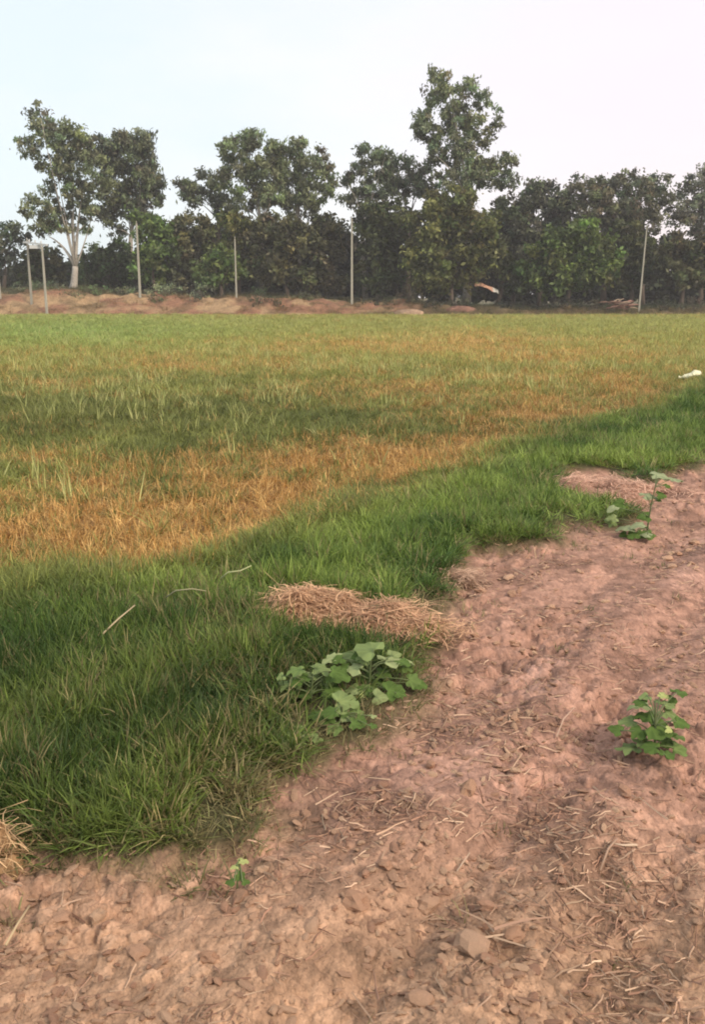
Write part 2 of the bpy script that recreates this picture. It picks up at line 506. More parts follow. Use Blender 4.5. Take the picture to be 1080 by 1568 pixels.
# ------------------------------------------------------------------ the earth bank along the far side of the field
BX = np.array([-70, -48, -33, -22, -12, -2, 5, 10, 18, 26, 34, 70.0])
BH = np.array([1.9, 1.9, 1.75, 1.7, 1.45, 1.25, 0.95, 0.45, 0.3, 0.4, 0.5, 0.5])
def bank_z(x, y):
    x = np.atleast_1d(np.asarray(x, float)); y = np.atleast_1d(np.asarray(y, float))
    H = np.interp(x, BX, BH) * (0.72 + 0.6 * fbm(x, y * 0.2, 4.5, 2, 91))
    foot = 81.5 + 1.6 * (fbm(x, x * 0, 9, 2, 92) - 0.5)
    up = sstep(0, 3.4, y - foot)
    z = H * up + 1.0 * up * (1 - sstep(6, 9, y - foot)) * (fbm(x, y, 1.5, 4, 93) - 0.45)
    z += 0.28 * up * (1 - sstep(4, 6, y - foot)) * plates(x, y, 1.1, 55, .1, 1.6)[0]
    z += sstep(4, 12, y - foot) * np.interp(x, [-40, -10, 10, 40], [0.9, 0.5, 0.2, 0.2])
    z -= 0.25 * (1 - sstep(-0.2, 0.1, y - foot))
    return z

def build_bank():
    xs = np.linspace(-75, 75, 640)
    ys = np.concatenate([np.linspace(79.5, 88, 56), np.linspace(88.4, 150, 40)])
    X, Y = np.meshgrid(xs, ys); x, y = X.ravel(), Y.ravel()
    z = bank_z(x, y)
    nx, ny = len(xs), len(ys)
    i = np.arange(ny - 1)[:, None] * nx; j = np.arange(nx - 1)[None, :]
    F = np.stack([i + j, i + j + 1, i + nx + j + 1, i + nx + j], -1).reshape(-1, 4)
    n = fbm(x, y * 2, 2.4, 4, 95)[:, None]
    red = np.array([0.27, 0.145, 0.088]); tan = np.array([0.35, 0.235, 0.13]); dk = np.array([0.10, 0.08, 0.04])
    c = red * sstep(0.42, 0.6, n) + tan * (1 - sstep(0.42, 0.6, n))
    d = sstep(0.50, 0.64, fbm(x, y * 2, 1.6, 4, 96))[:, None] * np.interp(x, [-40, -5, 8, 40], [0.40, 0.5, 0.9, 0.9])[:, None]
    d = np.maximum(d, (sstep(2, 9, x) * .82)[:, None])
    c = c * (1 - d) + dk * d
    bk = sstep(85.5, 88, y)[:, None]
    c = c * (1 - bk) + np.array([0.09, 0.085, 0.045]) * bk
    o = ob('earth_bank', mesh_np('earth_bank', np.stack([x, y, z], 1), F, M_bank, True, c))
    return tag(o, 'low bank of dug red and tan earth along the far side of the field', kind='structure')

build_bank()

# ------------------------------------------------------------------ scattering (grass, crumbs, straw: things nobody could count)
def scatter(name, P, rot, scl, tint, variants, label):
    """one object; geometry nodes put one of the variant tufts on every point"""
    P = np.asarray(P, np.float32)
    me = bpy.data.meshes.new(name)
    me.vertices.add(len(P)); me.vertices.foreach_set('co', P.ravel())
    def att(n, t, key, arr):
        a = me.attributes.new(n, t, 'POINT'); a.data.foreach_set(key, np.asarray(arr).ravel())
    att('rot', 'FLOAT_VECTOR', 'vector', np.asarray(rot, np.float32))
    att('scl', 'FLOAT_VECTOR', 'vector', np.asarray(scl, np.float32))
    c = np.ones((len(P), 4), np.float32); c[:, :3] = tint
    att('tint', 'FLOAT_COLOR', 'color', c)
    att('pick', 'INT', 'value', rng.integers(0, len(variants.objects), len(P)).astype(np.int32))
    me.update()
    o = ob(name, me)
    g = bpy.data.node_groups.new(name + '_spread', 'GeometryNodeTree')
    g.interface.new_socket('Geometry', in_out='INPUT', socket_type='NodeSocketGeometry')
    g.interface.new_socket('Geometry', in_out='OUTPUT', socket_type='NodeSocketGeometry')
    n, l = g.nodes, g.links
    gi, go = n.new('NodeGroupInput'), n.new('NodeGroupOutput')
    ci = n.new('GeometryNodeCollectionInfo')
    ci.inputs['Collection'].default_value = variants
    ci.inputs['Separate Children'].default_value = True
    ci.inputs['Reset Children'].default_value = True
    ip = n.new('GeometryNodeInstanceOnPoints')
    ip.inputs['Pick Instance'].default_value = True
    l.new(gi.outputs[0], ip.inputs['Points']); l.new(ci.outputs[0], ip.inputs['Instance'])
    def na(nm, t):
        q = n.new('GeometryNodeInputNamedAttribute'); q.data_type = t; q.inputs['Name'].default_value = nm
        return [s for s in q.outputs if s.enabled][0]
    l.new(na('pick', 'INT'), ip.inputs['Instance Index'])
    l.new(na('rot', 'FLOAT_VECTOR'), ip.inputs['Rotation'])
    l.new(na('scl', 'FLOAT_VECTOR'), ip.inputs['Scale'])
    l.new(ip.outputs[0], go.inputs[0])
    o.modifiers.new('spread', 'NODES').node_group = g
    return tag(o, label, kind='stuff')

def blades(n, spread, h0, h1, w, lean, curl, rs, segs=3, kink=0.0):
    """tuft of curved grass blades"""
    V, F, v = [], [], []
    for _ in range(n):
        a = rs.uniform(0, 2 * math.pi); r = spread * math.sqrt(rs.uniform(0, 1))
        base = np.array([r * math.cos(a), r * math.sin(a), -0.01])
        az = a + rs.normal(0, 0.9)
        h = rs.uniform(h0, h1); ln = abs(rs.normal(lean, lean * 0.5)); cu = curl * rs.uniform(0.4, 1.5)
        side = np.array([-math.sin(az + rs.normal(0, .6)), math.cos(az + rs.normal(0, .6)), 0])
        p = base.copy(); ang = ln; i0 = len(V); vv = rs.uniform(0, 1)
        d = np.array([math.cos(az), math.sin(az), 0])
        for k in range(segs + 1):
            t = k / segs; ww = w * (1 - t ** 1.6) * rs.uniform(0.8, 1.2)
            if k < segs:
                V += [p - side * ww * .5, p + side * ww * .5]; v += [vv, vv]
            else:
                V.append(p.copy()); v.append(vv)
            ang += cu / segs + kink * rs.normal(0, 1)
            st = h / segs
            p = p + d * math.sin(ang) * st + np.array([0, 0, math.cos(ang) * st])
            p[2] = max(p[2], 0.004)
        for k in range(segs - 1):
            a0 = i0 + 2 * k; F.append([a0, a0 + 1, a0 + 3, a0 + 2])
        F.append([i0 + 2 * segs - 2, i0 + 2 * segs - 1, i0 + 2 * segs])
    return V, F, v

def variant_set(name, mat, makers):
    c = bpy.data.collections.new(name)
    for k, mk in enumerate(makers):
        V, F, v = mk
        o = bpy.data.objects.new(name, mesh_np(name, V, F, mat, False, v=v))
        c.objects.link(o)
    return c

rs = np.random.default_rng(3)
TUFT_LUSH = variant_set('lush_tuft', M_grass, [blades(26, 0.055, 0.05, 0.16, 0.0062, 0.34, 0.8, rs, kink=.12) for _ in range(8)])
TUFT_FIELD = variant_set('field_tuft', M_grass, [blades(26, 0.07, 0.06, 0.16, 0.006, 0.35, 0.7, rs, kink=.15) for _ in range(6)])
TUFT_DRY = variant_set('dead_tuft', M_grass, [blades(26, 0.08, 0.06, 0.17, 0.006, 1.15, 0.8, rs, kink=0.55) for _ in range(6)])
TUFT_TALL = variant_set('tall_shoot', M_grass, [blades(6, 0.035, 0.18, 0.34, 0.011, 0.22, 0.8, rs, segs=4, kink=.1) for _ in range(5)])
TUFT_LOW = variant_set('low_tuft', M_grass, [blades(16, 0.05, 0.03, 0.09, 0.005, 0.6, 0.8, rs) for _ in range(4)])

def sample(n, ymin, ymax, power, half=0.52, margin=0.8):
    """random ground points whose density falls with distance"""
    # pdf(y) ~ width(y) * y^-power
    ys = np.linspace(ymin, ymax, 4000); w = (half * ys + margin) * ys ** (-power)
    cdf = np.cumsum(w); cdf /= cdf[-1]
    y = np.interp(rng.uniform(0, 1, n), cdf, ys)
    x = rng.uniform(-1, 1, n) * (half * y + margin)
    return x, y

def upright(n, tilt=0.12):
    return np.stack([rng.normal(0, tilt, n), rng.normal(0, tilt, n), rng.uniform(0, 2 * math.pi, n)], 1)

def mixc(a, b, t):
    return np.asarray(a)[None, :] * (1 - t[:, None]) + np.asarray(b)[None, :] * t[:, None]

# ---- lush grass on the bund
heaps_px = [(474, 958, 76, 46), (582, 980, 92, 42), (530, 972, 60, 44), (905, 752, 75, 26), (702, 892, 34, 18)]
def in_heap(x, y, grow=1.0):
    px, py = to_px(x, y); m = np.zeros(px.shape, bool)
    for cx, cy, rx, ry in heaps_px:
        m |= ((px - cx) / (rx * grow)) ** 2 + ((py - cy) / (ry * grow)) ** 2 < 1
    return m

def lush():
    x, y = sample(150000, 1.6, 34, 1.15, 0.5, 0.7)
    s = soil_sd(x, y); f = field_sd(x, y)
    px, py = to_px(x, y)
    edge = np.clip(-s / 0.16, 0, 1)                      # thinner near the soil
    keep = (s < 0.02) & (f < 0.12) & ~in_heap(x, y, 0.74)
    keep &= rng.uniform(0, 1, len(x)) < np.clip(0.12 + 1.1 * edge, 0, 1)
    keep &= rng.uniform(0, 1, len(x)) < 0.45 + 0.9 * sstep(.33, .55, fbm(x, y, .13, 2, 74))
    # sparse brown corner at the lower right tip of the bund
    tip = np.exp(-((px - 355) / 95) ** 2 - ((py - 1270) / 70) ** 2) + .8 * np.exp(-((px - 545) / 80) ** 2 - ((py - 1110) / 60) ** 2)
    keep &= rng.uniform(0, 1, len(x)) > tip * 0.8
    keep &= rng.uniform(0, 1, len(x)) > 0.95 * np.exp(-((px - 530) / 118) ** 4 - ((py - 1115) / 68) ** 4)
    x, y, s, f, px, py, tip = (a[keep] for a in (x, y, s, f, px, py, tip))
    n = len(x)
    k = fbm(x, y, 0.5, 3, 71)
    c = mixc([0.07, 0.135, 0.026], [0.30, 0.39, 0.085], np.clip(k * 1.9 - .62 + rng.normal(0, .25, n), 0, 1))
    c *= (1 - 0.36 * sstep(900, 1100, py))[:, None]      # grass colour darkens towards the near side
    fldy = sstep(-0.55, 0.1, f)                           # yellower towards the field
    c = c * (1 - 0.6 * fldy[:, None]) + np.array([0.30, 0.30, 0.08]) * 0.6 * fldy[:, None]
    dry = (rng.uniform(0, 1, n) < 0.07 + 0.55 * np.clip(tip, 0, 1) + 0.22 * np.exp(-((px - 290) / 90) ** 2 - ((py - 960) / 40) ** 2) + .16 * np.exp(-((px - 340) / 80) ** 2 - ((py - 1080) / 120) ** 2))
    c[dry] = np.array([0.28, 0.235, 0.105]) * rng.uniform(0.7, 1.3, (dry.sum(), 1))
    hs = (0.30 + 1.35 * fbm(x, y, 0.14, 3, 72)) * .9 * np.where(px > 840, np.where(py > 765, .55, 1), 1) * (0.55 + 0.45 * np.clip(-s / 0.2, 0, 1))
    hs *= 1 - 0.45 * sstep(-0.5, 0.1, f)
    big = np.clip((y / 4) ** 0.35, 1, 2)
    scl = np.stack([big * 1.0, big * 1.0, hs * rng.uniform(0.75, 1.25, n)], 1)
    z = height(x, y, s, f, False)
    print('lush', n)
    scatter('grass', np.stack([x, y, z], 1), upright(n, 0.34), scl, c, TUFT_LUSH, 'lush green grass covering the bund')
lush()

# ---- the sprayed field: dead orange patches, green patches, yellow shoots further off
def field():
    x, y = sample(78000, 4.0, 82.0, 1.35, 0.5, 2.0)
    f = field_sd(x, y); s = soil_sd(x, y)
    keep = (f > -0.15) & (s < 0)
    x, y, f, s = x[keep], y[keep], f[keep], s[keep]; n = len(x)
    d = dryness(x, y)
    px, py = to_px(x, y)
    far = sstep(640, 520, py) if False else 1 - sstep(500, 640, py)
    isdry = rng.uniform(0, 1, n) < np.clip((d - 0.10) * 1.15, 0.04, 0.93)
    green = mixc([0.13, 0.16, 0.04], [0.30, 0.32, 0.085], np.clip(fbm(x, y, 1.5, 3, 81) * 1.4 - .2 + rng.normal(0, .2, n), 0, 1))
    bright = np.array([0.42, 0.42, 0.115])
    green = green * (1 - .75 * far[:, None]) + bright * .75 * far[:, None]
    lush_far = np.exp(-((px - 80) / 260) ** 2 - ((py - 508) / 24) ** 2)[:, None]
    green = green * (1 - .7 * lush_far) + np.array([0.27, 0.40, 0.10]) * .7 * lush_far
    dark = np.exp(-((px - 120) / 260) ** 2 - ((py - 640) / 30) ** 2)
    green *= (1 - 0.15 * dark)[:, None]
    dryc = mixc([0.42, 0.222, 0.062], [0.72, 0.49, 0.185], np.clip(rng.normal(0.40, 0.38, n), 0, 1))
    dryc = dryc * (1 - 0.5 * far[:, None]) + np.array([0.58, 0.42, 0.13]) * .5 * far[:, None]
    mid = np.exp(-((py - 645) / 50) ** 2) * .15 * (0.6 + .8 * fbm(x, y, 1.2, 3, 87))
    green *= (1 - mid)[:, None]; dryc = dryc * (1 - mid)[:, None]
    big = (np.maximum(y, 5) / 5) ** 0.50
    hs = 0.75 + 0.5 * fbm(x, y, 0.8, 2, 83) + 0.5 * far
    z = height(x, y, s, f, False)
    P = np.stack([x, y, z], 1)
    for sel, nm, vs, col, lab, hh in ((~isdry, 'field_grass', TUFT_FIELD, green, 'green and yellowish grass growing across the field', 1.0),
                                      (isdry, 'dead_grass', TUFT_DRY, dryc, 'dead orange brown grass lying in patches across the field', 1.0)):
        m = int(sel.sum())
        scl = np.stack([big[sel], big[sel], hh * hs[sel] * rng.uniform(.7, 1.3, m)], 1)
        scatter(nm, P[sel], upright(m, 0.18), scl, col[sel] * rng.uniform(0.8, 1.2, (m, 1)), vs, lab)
    print('field', n)
    # taller pale shoots
    x, y = sample(15000, 6.5, 80, 1.15, 0.5, 2.0)
    f = field_sd(x, y); px, py = to_px(x, y)
    dens = sstep(0.40, 0.62, fbm(x, y, 2.2, 3, 85)) * (0.25 + 0.75 * np.exp(-((py - 565) / 55) ** 2))
    keep = (f > 0.3) & (rng.uniform(0, 1, len(x)) < dens)
    x, y, py = x[keep], y[keep], py[keep]; n = len(x)
    z = height(x, y, None, None, False)
    col = mixc([0.34, 0.38, 0.12], [0.66, 0.64, 0.26], rng.uniform(0, 1, n))
    k = .8 * (np.maximum(y, 8) / 8) ** 0.35
    scl = np.stack([k, k, rng.uniform(.7, 1.25, n)], 1)
    scatter('tall_grass', np.stack([x, y, z], 1), upright(n, .1), scl, col, TUFT_TALL, 'pale taller shoots standing in the field')
    print('tall', n)
field()

# ---- thin low grass on the soil fringe and a few sprigs on the track
def fringe():
    x, y = sample(42000, 1.1, 16, 1.3, 0.5, 0.6)
    s = soil_sd(x, y); px, py = to_px(x, y)
    patch = np.exp(-((px - 30) / 60) ** 2 - ((py - 1430) / 60) ** 2) + 1.3 * np.exp(-((px - 340) / 90) ** 2 - ((py - 1322) / 26) ** 2) \
        + 1.2 * np.exp(-((px - 880) / 80) ** 2 - ((py - 788) / 14) ** 2) + .8 * np.exp(-((px - 790) / 70) ** 2 - ((py - 835) / 12) ** 2) \
        + .5 * np.exp(-((px - 480) / 60) ** 2 - ((py - 1160) / 20) ** 2) + .35 * np.exp(-((px - 740) / 40) ** 2 - ((py - 925) / 25) ** 2)
    pr = 0.8 * np.exp(-(np.maximum(s, 0) / 0.05) ** 2) * (s > -0.1) + 0.55 * patch * sstep(.4, .6, fbm(x, y, .15, 3, 44)) + 0.002
    keep = (s > -0.12) & (rng.uniform(0, 1, len(x)) < pr)
    x, y, s = x[keep], y[keep], s[keep]; n = len(x)
    c = mixc([0.13, 0.15, 0.05], [0.36, 0.28, 0.14], rng.uniform(0, 1, n))
    k = rng.uniform(.6, 1.1, n)
    z = height(x, y, s)
    scatter('fringe_grass', np.stack([x, y, z], 1), upright(n, .3), np.stack([k, k, k], 1), c, TUFT_LOW, 'thin trodden grass fringing the bare soil')
    print('fringe', n)
fringe()

# ---- clods and crumbs
def clod_mesh(seed, sub=1, flat=0.6):
    import bmesh
    bm = bmesh.new()
    bmesh.ops.create_icosphere(bm, subdivisions=sub + 1, radius=1.0)
    r = np.random.default_rng(seed)
    off = r.uniform(0, 50, 2)
    V = np.array([v.co[:] for v in bm.verts]); F = [[v.index for v in f.verts] for f in bm.faces]
    bm.free()
    a = fbm(V[:, 0] + off[0] + V[:, 2] * 1.7, V[:, 1] + off[1] - V[:, 2], 0.9, 3, seed)
    V = V * (0.30 + 1.4 * a)[:, None] * np.array([1, r.uniform(.6, .9), flat * r.uniform(.7, 1.1)])
    return V, F
def clod_tinted(seed, col, sub=1):
    V, F = clod_mesh(seed, sub)
    return mesh_np('clod', V, F, M_clod, False, np.tile(np.asarray(col), (len(V), 1)))

CRUMB = bpy.data.collections.new('crumbs')
for q in range(6):
    V, F = clod_mesh(200 + q, 0 if q % 2 else 1)
    CRUMB.objects.link(bpy.data.objects.new('crumb', mesh_np('crumb', V, F, M_crumb, False)))

def crumbs():
    x, y = sample(70000, 1.0, 15, 1.4, 0.5, 0.5)
    s = soil_sd(x, y)
    dens = sstep(0.44, 0.64, fbm(x, y, 0.35, 3, 77))
    keep = (s > 0.0) & (rng.uniform(0, 1, len(x)) < 0.10 + .75 * dens)
    x, y, s = x[keep], y[keep], s[keep]; n = len(x)
    k = 0.0035 + 0.014 * rng.uniform(0, 1, n) ** 3.5
    z = height(x, y, s) + k * 0.15
    rot = np.stack([rng.normal(0, .3, n), rng.normal(0, .3, n), rng.uniform(0, 6.3, n)], 1)
    scatter('soil_crumbs', np.stack([x, y, z], 1), rot, np.stack([k * rng.uniform(.8, 1.7, n), k, k * rng.uniform(.4, .9, n)], 1), mixc([0.35, 0.20, 0.13], [0.56, 0.37, 0.24], rng.uniform(0, 1, n) ** 1.2), CRUMB, 'small soil crumbs littering the track')
    print('crumbs', n)
crumbs()

clod_variants = [clod_tinted(300 + k, c) for k, c in enumerate([(0.48, 0.29, 0.185), (0.44, 0.255, 0.165), (0.50, 0.31, 0.20), (0.40, 0.23, 0.15),
                                                                (0.50, 0.32, 0.21), (0.46, 0.27, 0.17), (0.52, 0.34, 0.22), (0.42, 0.25, 0.16)])]
def soil_px_samples(n, ylo=745, yhi=1560):
    out = []
    while len(out) < n:
        px, py = random.uniform(5, 1075), random.uniform(ylo, yhi)
        g = gp(px, py)
        if soil_sd(np.array([g.x]), np.array([g.y]))[0] > 0.03: out.append((px, py, g))
    return out

big_clods = [(722, 1458, 24), (748, 1398, 17), (655, 1378, 16), (545, 1402, 20), (660, 1182, 13), (717, 1225, 15), (400, 1345, 11),
             (425, 1352, 10), (370, 1378, 13), (345, 1392, 12), (385, 1395, 9), (210, 1455, 16), (150, 1400, 16), (1015, 750, 15), (880, 1410, 11),
             (740, 1322, 13), (90, 1412, 14), (985, 1500, 10), (560, 1365, 10), (955, 1225, 12), (930, 1470, 10), (640, 1535, 16),
             (1040, 1345, 9), (1075, 1280, 10), (590, 1350, 12), (320, 1480, 12), (480, 1440, 11), (790, 1440, 13), (860, 1370, 9)]
def clods():
    items = [(px, py, gp(px, py), r) for px, py, r in big_clods]
    for px, py, g in soil_px_samples(262):
        items.append((px, py, g, random.uniform(3.0, 7.5) * (1.25 if random.random() < 0.12 else 1)))
    for px, py, g, r in items:
        dist = (g - cam.location).length
        rad = r * dist / FPX
        z = float(height(g.x, g.y)[0])
        o = ob('clod', random.choice(clod_variants), ground, (g.x, g.y, z + rad * 0.22))
        o.scale = (rad * random.uniform(0.9, 1.25), rad * random.uniform(0.8, 1.1), rad * random.uniform(0.75, 1.1))
        o.rotation_euler = (random.uniform(-.3, .3), random.uniform(-.3, .3), random.uniform(0, 6.28))
clods()

# ---- straw bits
def stalk_geo(seed, length=1.0, w=0.03, bend=0.12, n=4):
    r = np.random.default_rng(seed)
    pts = []; y = 0; z = 0
    for k in range(n):
        t = k / (n - 1); pts.append(((t - .5) * length, y, z))
        y += r.normal(0, bend * .5); z = abs(r.normal(0, bend * .3))
    V, F = tube(pts, [w * (1 - .5 * k / (n - 1)) * .5 for k in range(n)], 3)
    return V, F, [r.uniform()] * len(V)
STRAW = variant_set('straw_bit', M_straw_i, [stalk_geo(400 + k, 1, 0.085, 0.08) for k in range(6)])
def straw():
    x, y = sample(42000, 1.0, 15, 1.6, 0.5, 0.5)
    s = soil_sd(x, y)
    bl = to_px(x, y)
    dens = sstep(0.50, 0.66, fbm(x, y, 0.30, 3, 78)) * (1 - .7 * np.exp(-((bl[0] - 200) / 260) ** 2 - ((bl[1] - 1480) / 110) ** 2)) + 0.07
    keep = (s > -0.02) & (rng.uniform(0, 1, len(x)) < dens)
    x, y, s = x[keep], y[keep], s[keep]; n = len(x)
    L = rng.uniform(0.02, 0.07, n)
    z = height(x, y, s) + 0.006
    rot = np.stack([rng.normal(0, .15, n), rng.normal(0, .22, n), rng.uniform(0, 6.3, n)], 1)
    c = mixc([0.34, 0.19, 0.125], [0.64, 0.46, 0.31], rng.uniform(0, 1, n) ** 2.2)
    scatter('straw_litter', np.stack([x, y, z], 1), rot, np.stack([L, L, L], 1), c, STRAW, 'short bits of straw and stubble strewn over the soil')
    print('straw', n)
straw()

straw_cols = [(0.48, 0.32, 0.21), (0.36, 0.22, 0.15), (0.56, 0.40, 0.27), (0.30, 0.18, 0.125)]
stalk_variants = []
for k in range(8):
    V, F, v = stalk_geo(500 + k, 1.0, 0.055, 0.06)
    stalk_variants.append(mesh_np('dry_stalk', V, F, M_straw, False, np.tile(straw_cols[k % 4], (len(V), 1)), v))
def stalks():
    for px, py, g in soil_px_samples(250, 760):
        L = random.uniform(11, 34) * (g - cam.location).length / FPX
        z = float(height(g.x, g.y)[0])
        o = ob('dry_stalk', random.choice(stalk_variants), ground, (g.x, g.y, z + 0.008))
        o.scale = (L, L * random.uniform(.7, 1.2), L)
        o.rotation_euler = (random.uniform(-.1, .1), random.uniform(-.25, .15), random.uniform(0, 6.28))
stalks()

def strand(pts, w0, w1, col, name, label, cat, group=None):
    V, F = tube(pts, [w0 + (w1 - w0) * k / (len(pts) - 1) for k in range(len(pts))], 5)
    o = ob(name, mesh_np(name, V, F, M_straw, True, np.tile(np.asarray(col), (len(V), 1)), [0.5] * len(V)))
    return tag(o, label, cat, group)

def strand_px(pxs, lifts, w0, w1, *a):
    pts = []
    for (px, py), h in zip(pxs, lifts):
        g = gp(px, py, h); g.z = h + (float(height(g.x, g.y, None, None, False)[0]))
        pts.append(g)
    return strand(pts, w0, w1, *a)

strand_px([(158, 985), (182, 962), (207, 942)], [.10, .13, .15], .0045, .003, (0.50, 0.40, 0.24), 'fallen_straw', 'straight tan dry stem leaning over the dark grass', 'straw')
strand_px([(338, 898), (350, 888), (368, 886), (385, 878)], [.10, .14, .14, .16], .004, .003, (0.42, 0.44, 0.22), 'fallen_straw', 'kinked pale green stem lying on top of the bund grass', 'straw')
strand_px([(255, 930), (270, 920), (295, 917), (316, 920)], [.10, .15, .17, .15], .004, .002, (0.42, 0.38, 0.22), 'fallen_straw', 'arched straw coloured stem bending over the brownish grass', 'straw')
strand_px([(8, 1446), (26, 1418), (45, 1390)], [.03, .03, .03], .0035, .0025, (0.50, 0.38, 0.22), 'fallen_straw', 'straight straw stem on thin grass at the track edge', 'straw')
strand_px([(920, 1328), (932, 1306), (945, 1290)], [.015, .02, .03], .0035, .003, (0.42, 0.28, 0.19), 'twig', 'thicker brown twig standing half buried in the soil', 'twig')
strand_px([(938, 1298), (955, 1297), (976, 1292)], [.02, .02, .025], .003, .0045, (0.58, 0.44, 0.31), 'twig', 'pale forked twig resting against the brown twig', 'twig')
strand_px([(853, 1125), (864, 1100), (880, 1085)], [.015, .03, .03], .003, .002, (0.55, 0.38, 0.27), 'twig', 'thin pale twig sticking up from the middle of the track', 'twig')
strand_px([(700, 1330), (720, 1300), (560, 1310)][:2], [.01, .03], .003, .002, (0.5, 0.36, 0.25), 'twig', 'short tan twig pointing away on the cloddy soil', 'twig')

# ------------------------------------------------------------------ heaps of pulled dry grass
def heap(cx, cy, rx, ry, hgt, n, colA, colB, label, tilt=0.0, green=0.0):
    c = gp(cx, cy)
    dist = (c - cam.location).length
    a = rx * dist / FPX
    down = math.asin(CAM_H / dist)
    b = max(ry * dist / FPX / math.sin(down) * 0.6, a * 0.35)
    z0 = float(height(c.x, c.y, None, None, False)[0])
    root = empty('dry_grass_heap', (c.x, c.y, z0), label, 'grass heap', 'heaps of pulled dry grass')
    # rough mound
    nu, nv = 26, 9
    V = []; F = []
    sd = int(cx)
    def surf(u, v):
        r = v
        x, y = a * r * math.cos(u), b * r * math.sin(u)
        k = float(fbm(np.array([x + cx]), np.array([y + cy]), a * 0.45, 3, sd)[0])
        z = hgt * (1 - r * r) ** 0.9 * max(0.05, 0.05 + 1.9 * (k - .1)) if r < 1 else 0.005
        rr = 1 + 1.1 * (float(fbm(np.array([math.cos(u) * 2 + cx]), np.array([math.sin(u) * 2]), 1, 2, sd)[0]) - 0.5)
        return Vector((x * rr, y * rr, z))
    for j in range(nv):
        for i in range(nu):
            p = surf(2 * math.pi * i / nu, 1 - j / (nv - 1) if j < nv - 1 else 0.02)
            if j == 0: p.z = -0.03
            V.append(p)
    for j in range(nv - 1):
        for i in range(nu):
            i2 = (i + 1) % nu
            F.append([j * nu + i, j * nu + i2, (j + 1) * nu + i2, (j + 1) * nu + i])
    F.append([(nv - 1) * nu + i for i in range(nu)])
    mc = np.tile(np.asarray(colA) * 0.85, (len(V), 1))
    ob('mound', mesh_np('heap_mound', V, F, M_clod, True, mc), root)
    V = []; F = []; C = []; vv = []
    for q in range(n):
        u = random.uniform(0, 6.283); v = math.sqrt(random.random()) * (0.98 if random.random() < .72 else 1.5)
        az = random.uniform(0, 6.283); L = random.uniform(0.03, 0.13) * (0.6 + dist / 9)
        w = random.uniform(0.0008, 0.0018) * (0.6 + dist / 7)
        p = surf(u, v); p.z += random.uniform(0, 0.02)
        d = Vector((math.cos(az), math.sin(az), random.uniform(-.1, .35)))
        cu = random.uniform(-1.8, 1.8)
        i0 = len(V); t = random.random()
        col = [colA[k] * (1 - t) + colB[k] * t for k in range(3)]
        if random.random() < green: col = [0.16, 0.17, 0.06]
        for k in range(4):
            sidev = Vector((-d.y, d.x, random.uniform(-.4, .4))).normalized() * w
            V += [p - sidev, p + sidev]; C += [col, col]; vv += [t, t]
            p = p + d * L / 3
            ang = cu / 3
            d = Vector((d.x * math.cos(ang) - d.y * math.sin(ang), d.x * math.sin(ang) + d.y * math.cos(ang), d.z - random.uniform(.05, .35)))
            p.z = max(p.z, 0.0)
        for k in range(3):
            a0 = i0 + 2 * k; F.append([a0, a0 + 1, a0 + 3, a0 + 2])
    o = ob('straw', mesh_np('heap_straw', V, F, M_straw, False, np.array(C), vv), root)
    o['kind'] = 'stuff'

heap(474, 958, 72, 40, 0.08, 5200, (0.43, 0.235, 0.13), (0.65, 0.41, 0.23), 'mound of tangled tan dry grass between green grass and broadleaf plants')
heap(582, 980, 84, 38, 0.065, 5200, (0.42, 0.225, 0.13), (0.62, 0.385, 0.22), 'long low heap of orange dry grass running down to the soil', green=.05)
heap(915, 752, 76, 24, 0.09, 3600, (0.48, 0.28, 0.19), (0.68, 0.43, 0.30), 'flat reddish heap of dry stubble below the far end of the bund')
heap(700, 890, 30, 15, 0.05, 700, (0.42, 0.26, 0.17), (0.56, 0.38, 0.26), 'small pale bare mound at the ragged edge of the bund')
heap(-5, 1325, 48, 45, 0.10, 420, (0.36, 0.22, 0.11), (0.62, 0.42, 0.22), 'loose clump of orange straw where the grass ends, cut by the photo edge', green=.1)

# twigs fallen round the hollow by the pale clod
for tx, ty, az, tl in [(770, 1440, .3, 70), (790, 1452, -.35, 60), (745, 1425, 1.9, 45), (800, 1437, .1, 80), (730, 1418, 2.3, 60), (765, 1458, -.8, 40), (560, 1540, 2.0, 70), (575, 1500, 1.7, 60),
                       (660, 1255, 1.2, 50), (625, 1250, 2.5, 46), (600, 1300, .7, 60), (790, 1180, 1.1, 50), (480, 1215, 2.1, 60), (500, 1230, .9, 50), (1000, 1250, 2.2, 50)]:
    g = gp(tx, ty); L = tl * (g - cam.location).length / FPX
    o = ob('dry_stalk', stalk_variants[(tx + ty) % 8], ground, (g.x, g.y, float(height(g.x, g.y, None, None, False)[0]) + .02))
    o.scale = (L, L, L); o.rotation_euler = (0, random.uniform(-.2, .1), az)

# ------------------------------------------------------------------ individual grass clumps
def grass_clump(px, py, hpx, n, col, label, spread=0.03, lean=0.3, curl=0.9, wk=1.0, name='grass_clump', grp='taller grass clumps'):
    g = gp(px, py); dist = (g - cam.location).length
    h = hpx * dist / FPX
    r2 = np.random.default_rng(int(px * 7 + py))
    V, F, v = blades(n, spread * h / 0.25, h * 0.7, h * 1.2, (0.006 + 0.0009 * dist) * wk, lean, curl, r2, segs=5, kink=.08)
    me = mesh_np(name, V, F, M_clump, False, np.tile(np.asarray(col), (len(V), 1)), v)
    o = ob(name, me, None, (g.x, g.y, float(height(g.x, g.y, None, None, False)[0])))
    return tag(o, label, 'grass clump', grp)

